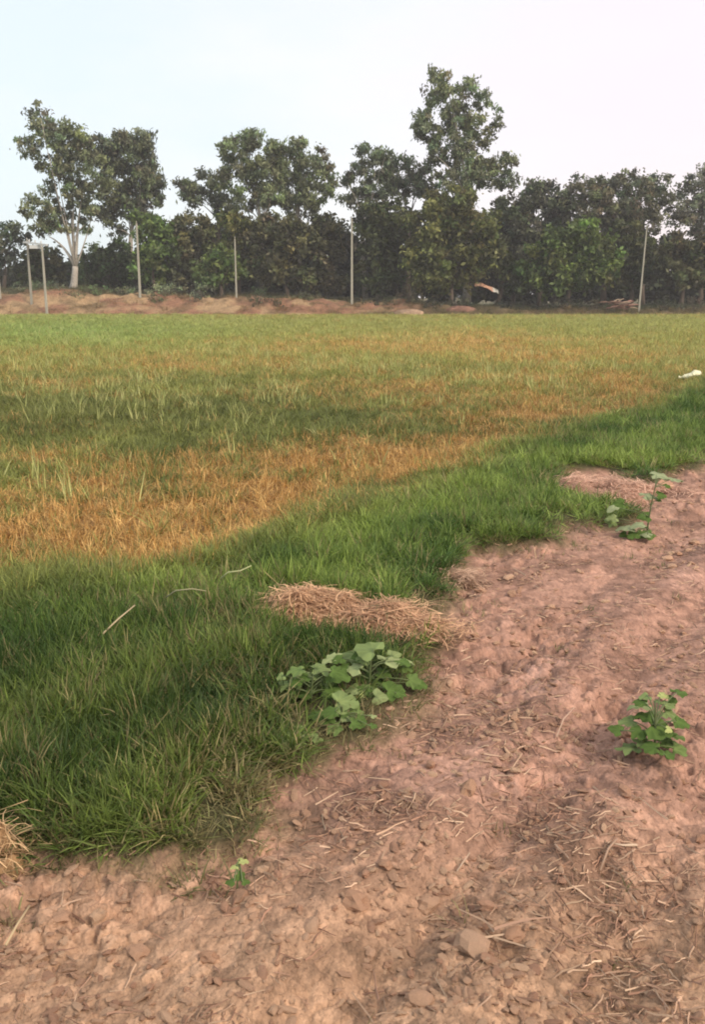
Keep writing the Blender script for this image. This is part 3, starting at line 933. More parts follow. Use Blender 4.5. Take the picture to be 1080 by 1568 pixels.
grass_clump(295, 628, 44, 9, (0.50, 0.50, 0.17), 'bright yellow green clump of tall blades above the dark green strip')
grass_clump(505, 775, 42, 12, (0.17, 0.22, 0.07), 'green clump with upright blades at the edge of the orange patch')
grass_clump(240, 815, 60, 9, (0.34, 0.34, 0.10), 'thin green clump standing alone in the orange dead grass', spread=.02)
grass_clump(938, 646, 26, 10, (0.40, 0.48, 0.15), 'pale green arching clump just above the green bund')
grass_clump(852, 664, 26, 26, (0.10, 0.15, 0.045), 'dark green bushy clump where orange grass meets the bund', spread=.12, lean=.6)
grass_clump(196, 708, 34, 8, (0.40, 0.38, 0.15), 'straw coloured upright clump left of the orange patches')
grass_clump(330, 680, 26, 14, (0.36, 0.38, 0.17), 'pale sprawling clump on the dark green strip', spread=.08, lean=.8)
grass_clump(484, 665, 28, 6, (0.42, 0.42, 0.18), 'single narrow pale clump in mid field')
grass_clump(733, 590, 30, 7, (0.40, 0.42, 0.14), 'tall thin clump among the far yellow grass')
grass_clump(186, 950, 42, 7, (0.46, 0.40, 0.22), 'dried tan clump of upright blades beside the leaning stem', spread=.02, lean=.2, curl=.4, wk=.8)
grass_clump(280, 935, 38, 5, (0.44, 0.42, 0.20), 'pale drooping clump behind the leaning dry stem', lean=.2, curl=2.2, wk=.8)
grass_clump(720, 800, 30, 5, (0.38, 0.40, 0.16), 'light blades poking from the bund above the soil edge', lean=.4)
grass_clump(800, 790, 40, 10, (0.22, 0.28, 0.09), 'fresh green clump on the bund beside the reddish heap', lean=.3)
grass_clump(645, 1005, 20, 8, (0.30, 0.26, 0.12), 'olive clump at the right end of the long straw heap', lean=.4)
grass_clump(826, 858, 34, 4, (0.48, 0.36, 0.22), 'few dry blades standing on the soil below the bund', lean=.2, curl=.4, wk=.7)

# ------------------------------------------------------------------ broadleaf plants
def leaf_mesh(seed, lobes=5, depth=0.35, n=25, elong=1.0, col=(0.15, 0.24, 0.09)):
    """lobed leaf, attached at the origin, one unit wide, pointing along +x"""
    r = np.random.default_rng(seed)
    V = [(0.0, 0.0, 0.0)]; v = [0.9]
    rings = (0.5, 1.0)
    for q in rings:
        for k in range(n):
            a = -math.pi + 2 * math.pi * (k + .5) / n
            R_ = 0.5 * (1 - depth * (0.5 - 0.5 * math.cos(lobes * a + math.pi * (lobes % 2 == 0))))
            R_ *= 1 - 0.55 * math.exp(-((abs(a) - math.pi) / 0.45) ** 2)
            R_ *= 1 + r.normal(0, 0.05)
            x = R_ * math.cos(a) * elong * q + 0.18 * q; y = R_ * math.sin(a) * q
            z = -0.28 * (x * x + y * y) * 1.3 + 0.10 * abs(y) + 0.05 * math.sin(a * 7 + seed) * q * q
            V.append((x, y, z)); v.append(0.35 + 0.3 * r.uniform() + (0.25 if abs(math.sin(a * lobes / 2)) < .3 else 0))
    F = []
    for k in range(n):
        k2 = (k + 1) % n
        F.append([0, 1 + k, 1 + k2]); F.append([1 + k, 1 + n + k, 1 + n + k2, 1 + k2])
    return mesh_np('leaf', V, F, M_broad, True, np.tile(np.asarray(col), (len(V), 1)), v)

leaf_pool = [leaf_mesh(600 + k, 5 if k % 2 else 3, 0.30 + .05 * (k % 3), col=c) for k, c in enumerate(
    [(0.19, 0.25, 0.09), (0.15, 0.215, 0.065), (0.29, 0.34, 0.15), (0.12, 0.18, 0.05), (0.22, 0.27, 0.11), (0.17, 0.225, 0.08)])]
leaf_dark = [leaf_mesh(620 + k, 5 if k % 2 else 3, 0.25, col=(0.085, 0.14, 0.032)) for k in range(3)]
leaf_yel = [leaf_mesh(630 + k, 3, 0.2, col=(0.40, 0.44, 0.16)) for k in range(2)]
leaf_thin = [leaf_mesh(640 + k, 3, 0.2, elong=1.6, col=(0.26, 0.30, 0.16)) for k in range(3)]

def plant(name, base, leaves, label, cat='plant', group=None, stem_top=None, pool=leaf_pool, stem_w=0.006, wscale=1.0, extra=0):
    """leaves: (px, py, w px, h px[, kind]); stem grows from base px"""
    g = gp(*base); z0 = float(height(g.x, g.y, None, None, False)[0]); g.z = z0
    root = empty(name, g, label, cat, group)
    dist = (g - cam.location).length
    tops = stem_top or (base[0], min(l[1] for l in leaves) + 12)
    tp = dp(tops[0], tops[1], g.y) - g
    tp.z = max(tp.z, 0.03)
    path = bez((0, 0, -0.02), (tp.x * .2, 0.01, tp.z * .6), tuple(tp), 7)
    V, F = tube(path, [stem_w * (1 - .55 * k / 6) for k in range(7)], 6)
    ob('stem', mesh_np('stem', V, F, M_stem, True, None, [.5] * len(V)), root)
    leaves = list(leaves)
    for k in range(extra):
        q = random.choice(leaves[:8]); sw = random.uniform(14, 26)
        leaves.append((q[0] + random.uniform(-26, 26), min(q[1] + random.uniform(-8, 26), base[1] - 4), sw, sw * random.uniform(.4, .9), random.choice(['', 'd', 'd'])))
    for i, L in enumerate(leaves):
        px, py, w, h = L[:4]; kind = L[4] if len(L) > 4 else ''
        Y = g.y + random.uniform(-.05, .05) - 0.012 * (py - (base[1] - 40)) * dist / 5 / 5
        p = dp(px, py, Y) - g
        p.z = max(p.z, 0.02)
        d2 = math.hypot(g.x + p.x, Y)
        elev = math.atan2(CAM_H - (z0 + p.z), d2)
        ratio = min(0.95, h / w)
        tilt = math.asin(ratio) - elev                       # how far the blade faces the viewer beyond level
        side = 1 if p.x >= tp.x * .5 else -1
        az = (0 if side > 0 else math.pi) + random.uniform(-.7, .7)
        size = w * wscale * dist / FPX * 1.12
        src = pool if kind == '' else {'d': leaf_dark, 'y': leaf_yel, 't': leaf_thin}[kind]
        # centre the blade on the sighted point
        M = Matrix.Rotation(tilt, 4, 'X') @ Matrix.Rotation(az, 4, 'Z')
        off = M @ Vector((0.15 * size, 0, 0))
        at = p - off
        o = ob('leaf', random.choice(src), root)
        o.matrix_local = Matrix.Translation(at) @ M @ Matrix.Diagonal((size, size, size, 1))
        # leaf stalk
        j = min(range(7), key=lambda k: (path[k] - at).length + 0.3 * abs(path[k].z - at.z * .6))
        s0 = path[j]
        mid = (s0 + at) / 2 + Vector((0, 0, 0.015))
        V, F = tube(bez(s0, mid, at, 5), [.0022] * 5, 4)
        ob('leaf_stalk', mesh_np('leaf_stalk', V, F, M_stem, True, None, [.8] * len(V)), root)
    return root

plant('broadleaf_plant', (566, 1078), [(541, 1004, 42, 20), (566, 994, 46, 30), (543, 1023, 40, 19), (602, 1010, 58, 17), (511, 1007, 34, 14),
      (631, 1042, 26, 24), (600, 1057, 34, 29, 'd'), (553, 1066, 15, 11, 'y'), (589, 1079, 17, 10), (543, 1058, 24, 10), (566, 1074, 28, 14, 'd'),
      (579, 1099, 25, 25), (585, 1030, 26, 16, 'd'), (620, 1022, 24, 10), (563, 1040, 30, 18, 'd')],
      'largest lobed broadleaf plant, beside the straw heap, with leaves down to the soil', 'plant', 'broadleaf seedlings', stem_top=(568, 1010), extra=16)
plant('broadleaf_plant', (476, 1100), [(452, 1043, 50, 21), (456, 1026, 32, 14), (489, 1023, 38, 19), (421, 1084, 32, 9), (504, 1056, 36, 26, 'd'),
      (440, 1052, 26, 10), (514, 1032, 40, 24, 'd'), (470, 1062, 30, 16, 'd')],
      'broadleaf plant with pale ragged leaves against the tall green grass', 'plant', 'broadleaf seedlings', stem_top=(480, 1035), extra=10)
plant('broadleaf_plant', (524, 1128), [(525, 1074, 44, 34), (535, 1088, 36, 28), (504, 1116, 32, 10), (489, 1108, 32, 18, 'd'), (514, 1134, 26, 17),
      (550, 1108, 22, 14, 'd'), (508, 1090, 30, 18, 'd')],
      'low broadleaf plant with two overlapping leaves in front of the larger one', 'plant', 'broadleaf seedlings', stem_top=(524, 1082), extra=9)
plant('broadleaf_plant', (456, 1154), [(438, 1134, 30, 25), (456, 1117, 20, 15), (455, 1141, 17, 12), (474, 1140, 22, 12, 'd'), (470, 1122, 20, 12, 'd')],
      'smallest broadleaf seedling with one pale round leaf at the grass corner', 'plant', 'broadleaf seedlings', stem_top=(456, 1125), extra=5)
plant('broadleaf_plant', (1003, 1166), [(990, 1066, 18, 10), (1015, 1064, 18, 8, 'y'), (984, 1080, 36, 9), (1020, 1077, 32, 13), (993, 1096, 36, 16, 'd'),
      (965, 1104, 28, 16), (1006, 1113, 42, 34, 'd'), (1024, 1092, 24, 14), (1024, 1117, 11, 10, 'y'), (1036, 1127, 26, 10), (967, 1150, 38, 15),
      (1037, 1150, 32, 20), (1000, 1144, 28, 18, 'd'), (1022, 1155, 24, 14, 'd'), (1042, 1106, 24, 16, 'd'), (980, 1120, 26, 18, 'd'), (1018, 1135, 28, 20, 'd'),
      (985, 1134, 24, 16)],
      'bushy green broadleaf seedling standing alone on the bare track', 'plant', 'broadleaf seedlings', stem_top=(1004, 1074), stem_w=.005, extra=6)
plant('broadleaf_plant', (991, 822), [(1010, 727, 26, 11, 't'), (1033, 733, 28, 7, 't'), (994, 759, 24, 11, 't'), (962, 808, 22, 9, 't'), (980, 803, 18, 9, 't'),
      (990, 818, 18, 8, 't'), (940, 777, 16, 7, 't'), (1008, 765, 14, 7, 'd'), (985, 790, 12, 8, 'd'), (1022, 744, 14, 8, 'd')],
      'tall spindly seedling with thin pale leaves at the far track edge', 'plant', 'broadleaf seedlings', stem_top=(1008, 734), stem_w=.006, extra=9, wscale=.85)
plant('weed', (362, 1362), [(370, 1318, 18, 8, 'y'), (360, 1327, 12, 6, 'y'), (366, 1340, 16, 12, 'd'), (355, 1350, 16, 10, 'd'), (374, 1350, 14, 9, 'd')],
      'tiny withered weed on the soil between the grass corner and pale clods', 'weed', stem_top=(366, 1322), stem_w=.003)

# ------------------------------------------------------------------ crumpled bag in the field
def bag():
    g = gp(1060, 583); z = float(height(g.x, g.y, None, None, False)[0])
    root_z = z + 0.12
    n = 18; V = []; F = []
    for j in range(8):
        for i in range(n):
            u = 2 * math.pi * i / n; ph = math.pi * (j + .5) / 8 - math.pi / 2
            k = 0.75 + 0.5 * float(fbm(np.array([math.cos(u) * 1.3 + 3]), np.array([math.sin(u) * 1.3 + ph * 1.7]), .5, 3, 5)[0])
            V.append((0.17 * k * math.cos(u) * math.cos(ph), 0.12 * k * math.sin(u) * math.cos(ph), 0.055 * k * math.sin(ph) + 0.04 * math.cos(u)))
    for j in range(7):
        for i in range(n):
            i2 = (i + 1) % n; F.append([j * n + i, j * n + i2, (j + 1) * n + i2, (j + 1) * n + i])
    F.append([7 * n + i for i in range(n)]); F.append([i for i in range(n)][::-1])
    M = veg_mat('bag_plastic', transl=.1, color=(0.86, 0.82, 0.55), rough=.4, var=.1)
    o = ob('plastic_bag', mesh_np('plastic_bag', V, F, M, False, None, [.5] * len(V)), None, (g.x, g.y, root_z))
    tag(o, 'crumpled pale yellow bag lying on the far grass beyond the bund', 'bag')
    # knotted neck
    V, F = tube([(-.14, 0, -.03), (-.20, .01, -.045), (-.24, .02, -.04)], [.03, .012, .028], 7)
    ob('neck', mesh_np('bag_neck', V, F, M, False, None, [.5] * len(V)), o)
bag()

# ------------------------------------------------------------------ poles
def pole(px, ytop, ybot, Y, label, lean=0.0, w=0.22, name='utility_pole', parent=None):
    b = dp(px, ybot, Y); b.z = float(bank_z(b.x, b.y)[0]) - 0.05
    t = dp(px, ytop, Y)
    H = t.z - b.z
    if parent is None:
        root = empty(name, b, label, 'pole', 'concrete poles along the far bank'); base = Vector((0, 0, 0))
    else:
        root = parent; base = b - parent.location
    V = []; F = []
    for k in range(6):
        q = k / 5; ww = w * (1 - 0.35 * q) * 0.5; dd = ww * 0.8; ch = ww * .25
        ring = [(-ww + ch, -dd), (ww - ch, -dd), (ww, -dd + ch), (ww, dd - ch), (ww - ch, dd), (-ww + ch, dd), (-ww, dd - ch), (-ww, -dd + ch)]
        for x, y in ring: V.append((base.x + x + lean * q, base.y + y, base.z + H * q))
    for k in range(5):
        for i in range(8):
            i2 = (i + 1) % 8; F.append([k * 8 + i, k * 8 + i2, k * 8 + 8 + i2, k * 8 + 8 + i])
    F.append([40 + i for i in range(8)])
    ob('shaft', mesh_np('pole_shaft', V, F, M_conc), root)
    V, F = tube([(base.x + lean, base.y, base.z + H), (base.x + lean, base.y, base.z + H + .12), (base.x + lean, base.y, base.z + H + .22)], [.02, .05, .03], 6)
    ob('insulator', mesh_np('insulator', V, F, M_conc), root)
    return root, base + Vector((lean, 0, H))

pole(214, 342, 447, 84.5, 'tall concrete pole in front of green trees, right of the pale forked trunk')
pole(362, 366, 455, 84.5, 'thin concrete pole before the centre trees, shortest of the single poles', w=.16)
pole(539, 336, 460, 84.0, 'concrete pole under the sky gap in mid treeline')
pole(980, 348, 462, 83.5, 'leaning concrete pole beside the reddish brush heap', lean=.2, w=.16)
pole(-2, 400, 446, 84.5, 'concrete pole at the extreme edge of the bank, mostly cut off', w=.3)
# the pair with a platform
r0 = empty('transformer_frame', dp(60, 470, 82.8), 'pair of concrete poles joined by a pale crossarm on the bank', 'pole frame')
_, ta = pole(48, 368, 462, 83.6, None, parent=r0)
_, tb = pole(71, 378, 474, 82.3, None, parent=r0)
ca, cb = Vector(ta) + Vector((-.3, 0, -.15)), Vector(tb) + Vector((.45, 0, .15))
d = cb - ca
ux = d.normalized(); uy = Vector((-ux.y, ux.x, 0)).normalized() * .07; uz = Vector((0, 0, .08))
V = [ca - uy - uz, ca + uy - uz, ca + uy + uz, ca - uy + uz, cb - uy - uz, cb + uy - uz, cb + uy + uz, cb - uy + uz]
F = [[0, 3, 2, 1], [4, 5, 6, 7], [0, 1, 5, 4], [2, 3, 7, 6], [1, 2, 6, 5], [0, 4, 7, 3]]
M_pale = earth_mat('pale_steel', (0.62, 0.62, 0.60), 4, 20, .12, .1, .002)
ob('crossarm', mesh_np('crossarm', V, F, M_pale), r0)
for k in (0.25, 0.5, 0.75):
    p = ca.lerp(cb, k)
    V, F = tube([p + Vector((0, 0, .06)), p + Vector((0, 0, .18)), p + Vector((0, 0, .3))], [.05, .08, .05], 6)
    ob('insulator', mesh_np('frame_insulator', V, F, M_pale), r0)
p = ca.lerp(cb, .5)
V = [(p.x + sx * .5, p.y + sy * .16, p.z - .28 + sz * .15) for sz in (-1, 1) for sy in (-1, 1) for sx in (-1, 1)]
F = [[0, 2, 3, 1], [4, 5, 7, 6], [0, 1, 5, 4], [2, 6, 7, 3], [0, 4, 6, 2], [1, 3, 7, 5]]
ob('switch_box', mesh_np('switch_box', V, F, M_pale), r0)

# ------------------------------------------------------------------ trees
def foliage(blobs, Y, leaf, sub_r, dens, per, col, colvar=0.34, droop=0.0, flat=0.8, rs_=None, depth=1.0):
    """leaf-sized faces gathered in clumps through each blob of the crown"""
    r = rs_
    cen, sub = [], []
    for (cx, cy, rx, ry) in blobs:
        m = Y / FPX * 1.02
        c = dp(cx, cy, Y); a, b = rx * m, ry * m
        dpt = max(a, b) * depth
        n = max(3, int(dens * (a * b + 0.4 * a * dpt) / (sub_r * sub_r)))
        u = r.normal(0, 1, (n, 3)); u /= np.linalg.norm(u, axis=1)[:, None]
        u *= (r.uniform(0.15, 1, n) ** 0.45)[:, None]
        cen.append(np.array(c)[None, :] + u * np.array([a, dpt, b]) * 0.95)
    cen = np.vstack(cen)
    n = len(cen)
    k = r.integers(int(per * .5), int(per * 1.5) + 1, n)
    idx = np.repeat(np.arange(n), k)
    N = len(idx)
    sr = sub_r * r.uniform(.6, 1.3, n)[idx]
    p = cen[idx] + r.normal(0, 0.5, (N, 3)) * sr[:, None] * np.array([1, 1, flat])
    # leaf frame
    ax = r.normal(0, 1, (N, 3)); ax[:, 2] -= droop * 2; ax /= np.linalg.norm(ax, axis=1)[:, None]
    t = r.normal(0, 1, (N, 3)); t -= (t * ax).sum(1)[:, None] * ax; t /= np.linalg.norm(t, axis=1)[:, None]
    L = leaf * r.uniform(.6, 1.4, N)[:, None]; W = L * (0.40 if droop else 0.52)
    nrm = np.cross(ax, t)
    q0 = p - ax * L * .5; q1 = p + t * W * .5 + nrm * W * .15; q2 = p + ax * L * .5; q3 = p - t * W * .5 + nrm * W * .15
    V = np.stack([q0, q1, q2, q3], 1).reshape(-1, 3)
    F = np.arange(4 * N).reshape(-1, 4)
    cm = np.asarray(col)[None, :] * (1 + colvar * r.normal(0, 1, (n, 1))).clip(.45, 1.7) * (1 + 0.08 * r.normal(0, 1, (n, 3)))
    c = np.repeat(cm[idx], 4, 0)
    v = np.repeat(r.uniform(0, 1, N), 4)
    return V, F, np.clip(c, 0.005, 1), v, cen

TREE_LEAVES = [0]
def tree(name, label, cat, base, Y, blobs, col, bark, leaf=0.34, sub_r=0.7, dens=0.55, per=26, trunk_w=0.28, fork=None, limbs=None, droop=0.0, grow=1.0,
         group='trees of the far treeline', depth=0.9, nlimb=6, stems=()):
    r = np.random.default_rng(int(base[0] * 131 + base[1] * 17 + round(Y * 10)))
    wide = [(q[0], q[1], q[2] * grow, q[3] * grow) for q in blobs]
    b = dp(base[0], base[1], Y); b.z = float(bank_z(b.x, b.y)[0]) - .1
    root = empty(name, b, label, cat, group)
    V, F, c, v, cen = foliage(wide, Y, leaf, sub_r, dens, per, col, droop=droop, rs_=r, depth=depth)
    TREE_LEAVES[0] += len(F)
    ob('crown', mesh_np('crown', V - np.array(b), F, M_leaf, False, c, v), root)
    # trunk to the fork, then limbs into the blobs
    tops = sorted(blobs, key=lambda q: q[1])
    if fork is None:
        low = max(q[1] for q in blobs)
        fork = (base[0] * .6 + np.mean([q[0] for q in blobs]) * .4, (base[1] + low) / 2 if low < base[1] - 20 else base[1] - 25)
    fk = dp(fork[0], fork[1], Y) - b
    mid = Vector((fk.x * .5 + r.normal(0, .12), 0, fk.z * .5))
    path = bez((0, 0, 0), mid, fk, 6)
    Vt, Ft = tube(path, [trunk_w * (1.25 if k == 0 else 1.05 - .06 * k) for k in range(6)], 8)
    ob('trunk', mesh_np('trunk', Vt, Ft, bark, True), root)
    sel = [blobs[i] for i in r.permutation(len(blobs))[:nlimb]]
    if tops[0] not in sel: sel.append(tops[0])
    for q in list(stems) + sel:
        e = dp(q[0], q[1], Y + (r.normal(0, .8) if len(q) > 2 and q not in stems else 0)) - b
        m = fk.lerp(e, .5) + Vector((r.normal(0, .5) - (e.x - fk.x) * .2, r.normal(0, .4), abs(r.normal(0, .5))))
        pts = bez(fk + Vector((0, 0, -.15)), m, e, 7)
        w = trunk_w * (0.55 if q in stems else 0.26)
        Vt, Ft = tube(pts, [w * (1 - .82 * k / 6) for k in range(7)], 6)
        ob('limb', mesh_np('limb', Vt, Ft, bark, True), root)
    return root

EU = (0.20, 0.235, 0.12)
EUD = (0.15, 0.175, 0.10)
OL = (0.145, 0.158, 0.050)
GR = (0.135, 0.190, 0.052)
DK = (0.085, 0.100, 0.038)
BR = (0.128, 0.130, 0.058)
eu = dict(leaf=0.40, sub_r=0.50, dens=1.5, per=50, droop=.5, grow=1.38)
de = dict(leaf=0.46, sub_r=0.62, dens=2.3, per=50, depth=.8)

tree('eucalyptus_tree', 'pale forked eucalyptus with white trunk and sparse crown reaching out over the poles', 'tree', (112, 442), 91,
     [(62, 180, 11, 18), (95, 200, 14, 11), (34, 214, 9, 5), (42, 232, 12, 5), (54, 216, 8, 8), (80, 215, 16, 16), (58, 243, 9, 10), (112, 218, 22, 18), (84, 252, 14, 14),
      (112, 262, 22, 20), (134, 235, 18, 20), (74, 290, 9, 10), (50, 320, 13, 18), (90, 320, 18, 14), (120, 298, 18, 18), (66, 347, 18, 8), (142, 320, 12, 14),
      (96, 348, 14, 8), (150, 275, 16, 24), (128, 345, 10, 8), (66, 200, 7, 10)], EU, M_barkp, fork=(115, 408), trunk_w=.36, stems=[(112, 300), (127, 290), (74, 362)], **eu)
tree('eucalyptus_tree', 'round topped dark eucalyptus just behind the pale forked one', 'tree', (196, 440), 95,
     [(178, 218, 24, 12), (205, 217, 24, 13), (165, 238, 18, 18), (198, 245, 30, 22), (226, 243, 9, 18), (180, 278, 26, 22), (215, 282, 22, 24), (236, 285, 12, 18),
      (190, 315, 20, 16), (160, 322, 14, 12), (216, 318, 18, 14), (243, 300, 6, 18), (172, 350, 12, 10)], EUD, M_barkp, fork=(200, 360), stems=[(200, 290)],
     leaf=.42, sub_r=.55, dens=2.0, per=50, droop=.5, grow=1.35)
tree('eucalyptus_tree', 'small dark leaning tree with flat topped clumps left of the centre grove', 'tree', (330, 440), 93,
     [(319, 272, 11, 8), (290, 291, 17, 10), (322, 290, 12, 10), (300, 306, 18, 7), (334, 302, 12, 12), (278, 283, 9, 5), (345, 318, 14, 10)], EUD, M_barkd, fork=(335, 335), **eu)
tree('eucalyptus_tree', 'wide pale leaved eucalyptus of the centre grove with ragged top', 'tree', (400, 442), 92,
     [(358, 224, 18, 13), (390, 213, 15, 10), (400, 238, 22, 18), (433, 224, 18, 12), (346, 243, 14, 10), (375, 258, 24, 18), (346, 276, 18, 12), (410, 270, 24, 22),
      (385, 300, 24, 16), (420, 300, 20, 16), (362, 310, 14, 10)], EU, M_barkp, fork=(400, 340), stems=[(390, 250), (420, 260)], **eu)
tree('eucalyptus_tree', 'second centre grove eucalyptus with split crown beside the sky gap', 'tree', (455, 442), 93,
     [(465, 236, 8, 14), (440, 255, 20, 18), (490, 245, 16, 13), (478, 270, 22, 18), (500, 275, 12, 14), (446, 285, 24, 20), (478, 300, 22, 15), (508, 292, 8, 7),
      (460, 315, 22, 12), (455, 226, 10, 10)], EU, M_barkp, fork=(455, 345), stems=[(460, 270), (485, 262)], **eu)
tree('eucalyptus_tree', 'thin stemmed eucalyptus directly above the middle pole', 'tree', (560, 445), 93,
     [(565, 238, 15, 12), (590, 240, 12, 7), (543, 264, 14, 11), (575, 262, 20, 14), (532, 280, 8, 10), (560, 288, 16, 14), (590, 285, 18, 14), (528, 302, 8, 7), (548, 305, 14, 8)],
     EUD, M_barkp, fork=(556, 345), stems=[(558, 280)], **eu)
tree('eucalyptus_tree', 'dense eucalyptus filling the space left of the tallest tree', 'tree', (625, 445), 96,
     [(615, 252, 14, 10), (606, 275, 18, 16), (640, 258, 16, 12), (634, 285, 24, 18), (650, 280, 14, 14)], EUD, M_barkd, fork=(625, 345), **eu)
tree('eucalyptus_tree', 'tallest eucalyptus rising high above the treeline', 'tree', (715, 445), 92,
     [(664, 116, 8, 11), (682, 127, 13, 12), (714, 134, 15, 9), (740, 155, 11, 12), (656, 150, 9, 14), (690, 152, 20, 14), (653, 180, 14, 12), (700, 180, 22, 16),
      (637, 198, 8, 8), (663, 203, 18, 12), (728, 185, 14, 16), (761, 182, 6, 14), (754, 204, 10, 9), (690, 225, 22, 16), (725, 218, 16, 16), (668, 238, 14, 12),
      (712, 252, 22, 16), (762, 248, 12, 8), (776, 240, 8, 9), (740, 262, 20, 12), (784, 266, 8, 14), (695, 275, 28, 14), (755, 275, 20, 10)],
     EU, M_barkp, fork=(722, 320), trunk_w=.40, stems=[(700, 200), (690, 150)], **eu)
tree('leafy_tree', 'grey green rounded tree right of the tallest eucalyptus', 'tree', (828, 450), 96,
     [(830, 288, 20, 11), (852, 300, 13, 11), (808, 302, 14, 11), (835, 310, 26, 14), (800, 325, 22, 18), (840, 335, 26, 20)], (0.14, 0.155, 0.10), M_barkd, **de)
fe = dict(leaf=0.34, sub_r=0.5, dens=1.35, per=50, depth=.9)
tree('acacia_tree', 'broad feathery tree with see-through flat crown above the bright green one', 'tree', (925, 450), 94,
     [(885, 290, 18, 12), (920, 284, 20, 12), (905, 302, 22, 14), (940, 303, 24, 16), (890, 318, 24, 14), (925, 325, 28, 14), (872, 305, 10, 10)],
     (0.17, 0.18, 0.105), M_barkd, fork=(925, 370), grow=1.35, **fe)
tree('acacia_tree', 'feathery tree whose high crown stands behind the leaning pole', 'tree', (985, 452), 94,
     [(962, 274, 20, 10), (998, 282, 20, 13), (975, 296, 26, 16), (1015, 302, 12, 14), (985, 318, 28, 16), (955, 330, 24, 18), (1000, 340, 14, 12)],
     (0.165, 0.175, 0.105), M_barkd, fork=(985, 372), grow=1.35, **fe)
tree('acacia_tree', 'greyish wispy tree at the far end of the treeline with thin bare twigs', 'tree', (1075, 452), 99,
     [(1056, 280, 16, 10), (1078, 290, 16, 18), (1040, 300, 8, 8), (1064, 318, 22, 12), (1084, 266, 10, 10), (1095, 310, 20, 24), (1050, 335, 20, 14), (1080, 345, 24, 16), (1040, 318, 16, 12)],
     (0.20, 0.205, 0.14), M_barkd, fork=(1072, 365), leaf=.32, sub_r=.5, dens=1.3, per=50, grow=1.4)

low = [  # name, label, base, Y, blobs, colour
    ('green leafy tree behind the tall single pole', (238, 446), 89, [(236, 348, 26, 18), (222, 372, 24, 20), (245, 385, 30, 24), (228, 412, 30, 24), (212, 335, 14, 8)], GR),
    ('dark brownish thicket tree left of centre', (292, 446), 90, [(292, 344, 32, 18), (275, 372, 30, 24), (312, 375, 32, 26), (290, 412, 40, 26), (320, 425, 30, 18)], BR),
    ('low bright green bushy tree beside the thin pole', (338, 448), 87.5, [(332, 392, 22, 16), (350, 410, 22, 18), (325, 424, 24, 18)], GR),
    ('olive rounded tree behind the thin pole', (365, 446), 90.5, [(355, 345, 28, 18), (372, 362, 26, 24), (352, 392, 24, 24), (385, 400, 26, 30)], OL),
    ('brownish olive tree with a wide low crown in the centre', (440, 448), 89.5, [(425, 340, 34, 20), (410, 366, 32, 26), (448, 370, 34, 28), (425, 410, 40, 28), (460, 425, 24, 18)], BR),
    ('dark olive tree left of the middle pole', (500, 448), 90.5, [(488, 350, 28, 20), (508, 352, 22, 18), (490, 385, 34, 28), (505, 422, 34, 24)], (0.09, 0.092, 0.042)),
    ('darkest rounded tree just right of the middle pole', (580, 450), 90, [(565, 330, 34, 20), (600, 330, 30, 22), (562, 368, 34, 30), (604, 378, 32, 32), (575, 422, 40, 26)], DK),
    ('large olive tree with drooping crown in front of the tallest eucalyptus', (690, 455), 86.5, [(690, 312, 46, 24), (660, 345, 40, 28), (722, 345, 46, 30), (655, 390, 38, 30), (705, 392, 46, 32), (745, 385, 28, 28), (670, 428, 44, 24), (715, 425, 18, 16)], OL),
    ('grey green tree between the large olive and bright green ones', (785, 452), 90, [(780, 320, 30, 20), (800, 352, 30, 24), (775, 380, 30, 26), (800, 415, 26, 20)], (0.10, 0.112, 0.062)),
    ('dark low tree shading the orange mound', (760, 455), 87.5, [(770, 405, 26, 16), (795, 425, 26, 16), (790, 442, 26, 12)], DK),
    ('bright green broad tree in front of the feathery trees', (870, 455), 86.5, [(880, 358, 40, 18), (838, 378, 34, 20), (915, 380, 34, 22), (862, 400, 40, 24), (822, 410, 30, 22), (905, 418, 40, 24), (850, 432, 44, 20), (940, 400, 18, 18)], (0.130, 0.175, 0.046)),
    ('dark gap filling tree behind the leaning pole', (965, 452), 91, [(960, 352, 26, 18), (975, 385, 26, 24), (968, 420, 30, 22), (1005, 400, 18, 24)], DK),
    ('olive tree with twin dark stems right of the leaning pole', (1045, 452), 88, [(1050, 372, 30, 16), (1032, 392, 26, 18), (1072, 390, 28, 22), (1040, 420, 32, 18), (1075, 425, 28, 18)], (0.11, 0.108, 0.048)),
    ('bushy dark tree behind the cut off pole', (6, 445), 94, [(14, 352, 16, 10), (4, 372, 20, 14), (30, 362, 12, 12), (14, 398, 14, 12), (-10, 385, 18, 22)], EUD),
    ('dark low tree behind the pair of joined poles', (62, 446), 95, [(52, 394, 24, 14), (80, 398, 22, 18), (60, 422, 36, 18), (36, 415, 16, 14)], DK),
    ('green low tree right of the pale forked trunk', (160, 446), 93.5, [(150, 392, 26, 14), (180, 386, 24, 18), (160, 415, 34, 20), (195, 412, 22, 22), (130, 425, 18, 14)], (0.08, 0.115, 0.045)),
]
for lab, base, Y, blobs, col in low:
    tree('leafy_tree', lab, 'tree', base, Y, blobs, col, M_barkd, trunk_w=.22, nlimb=4, **de)
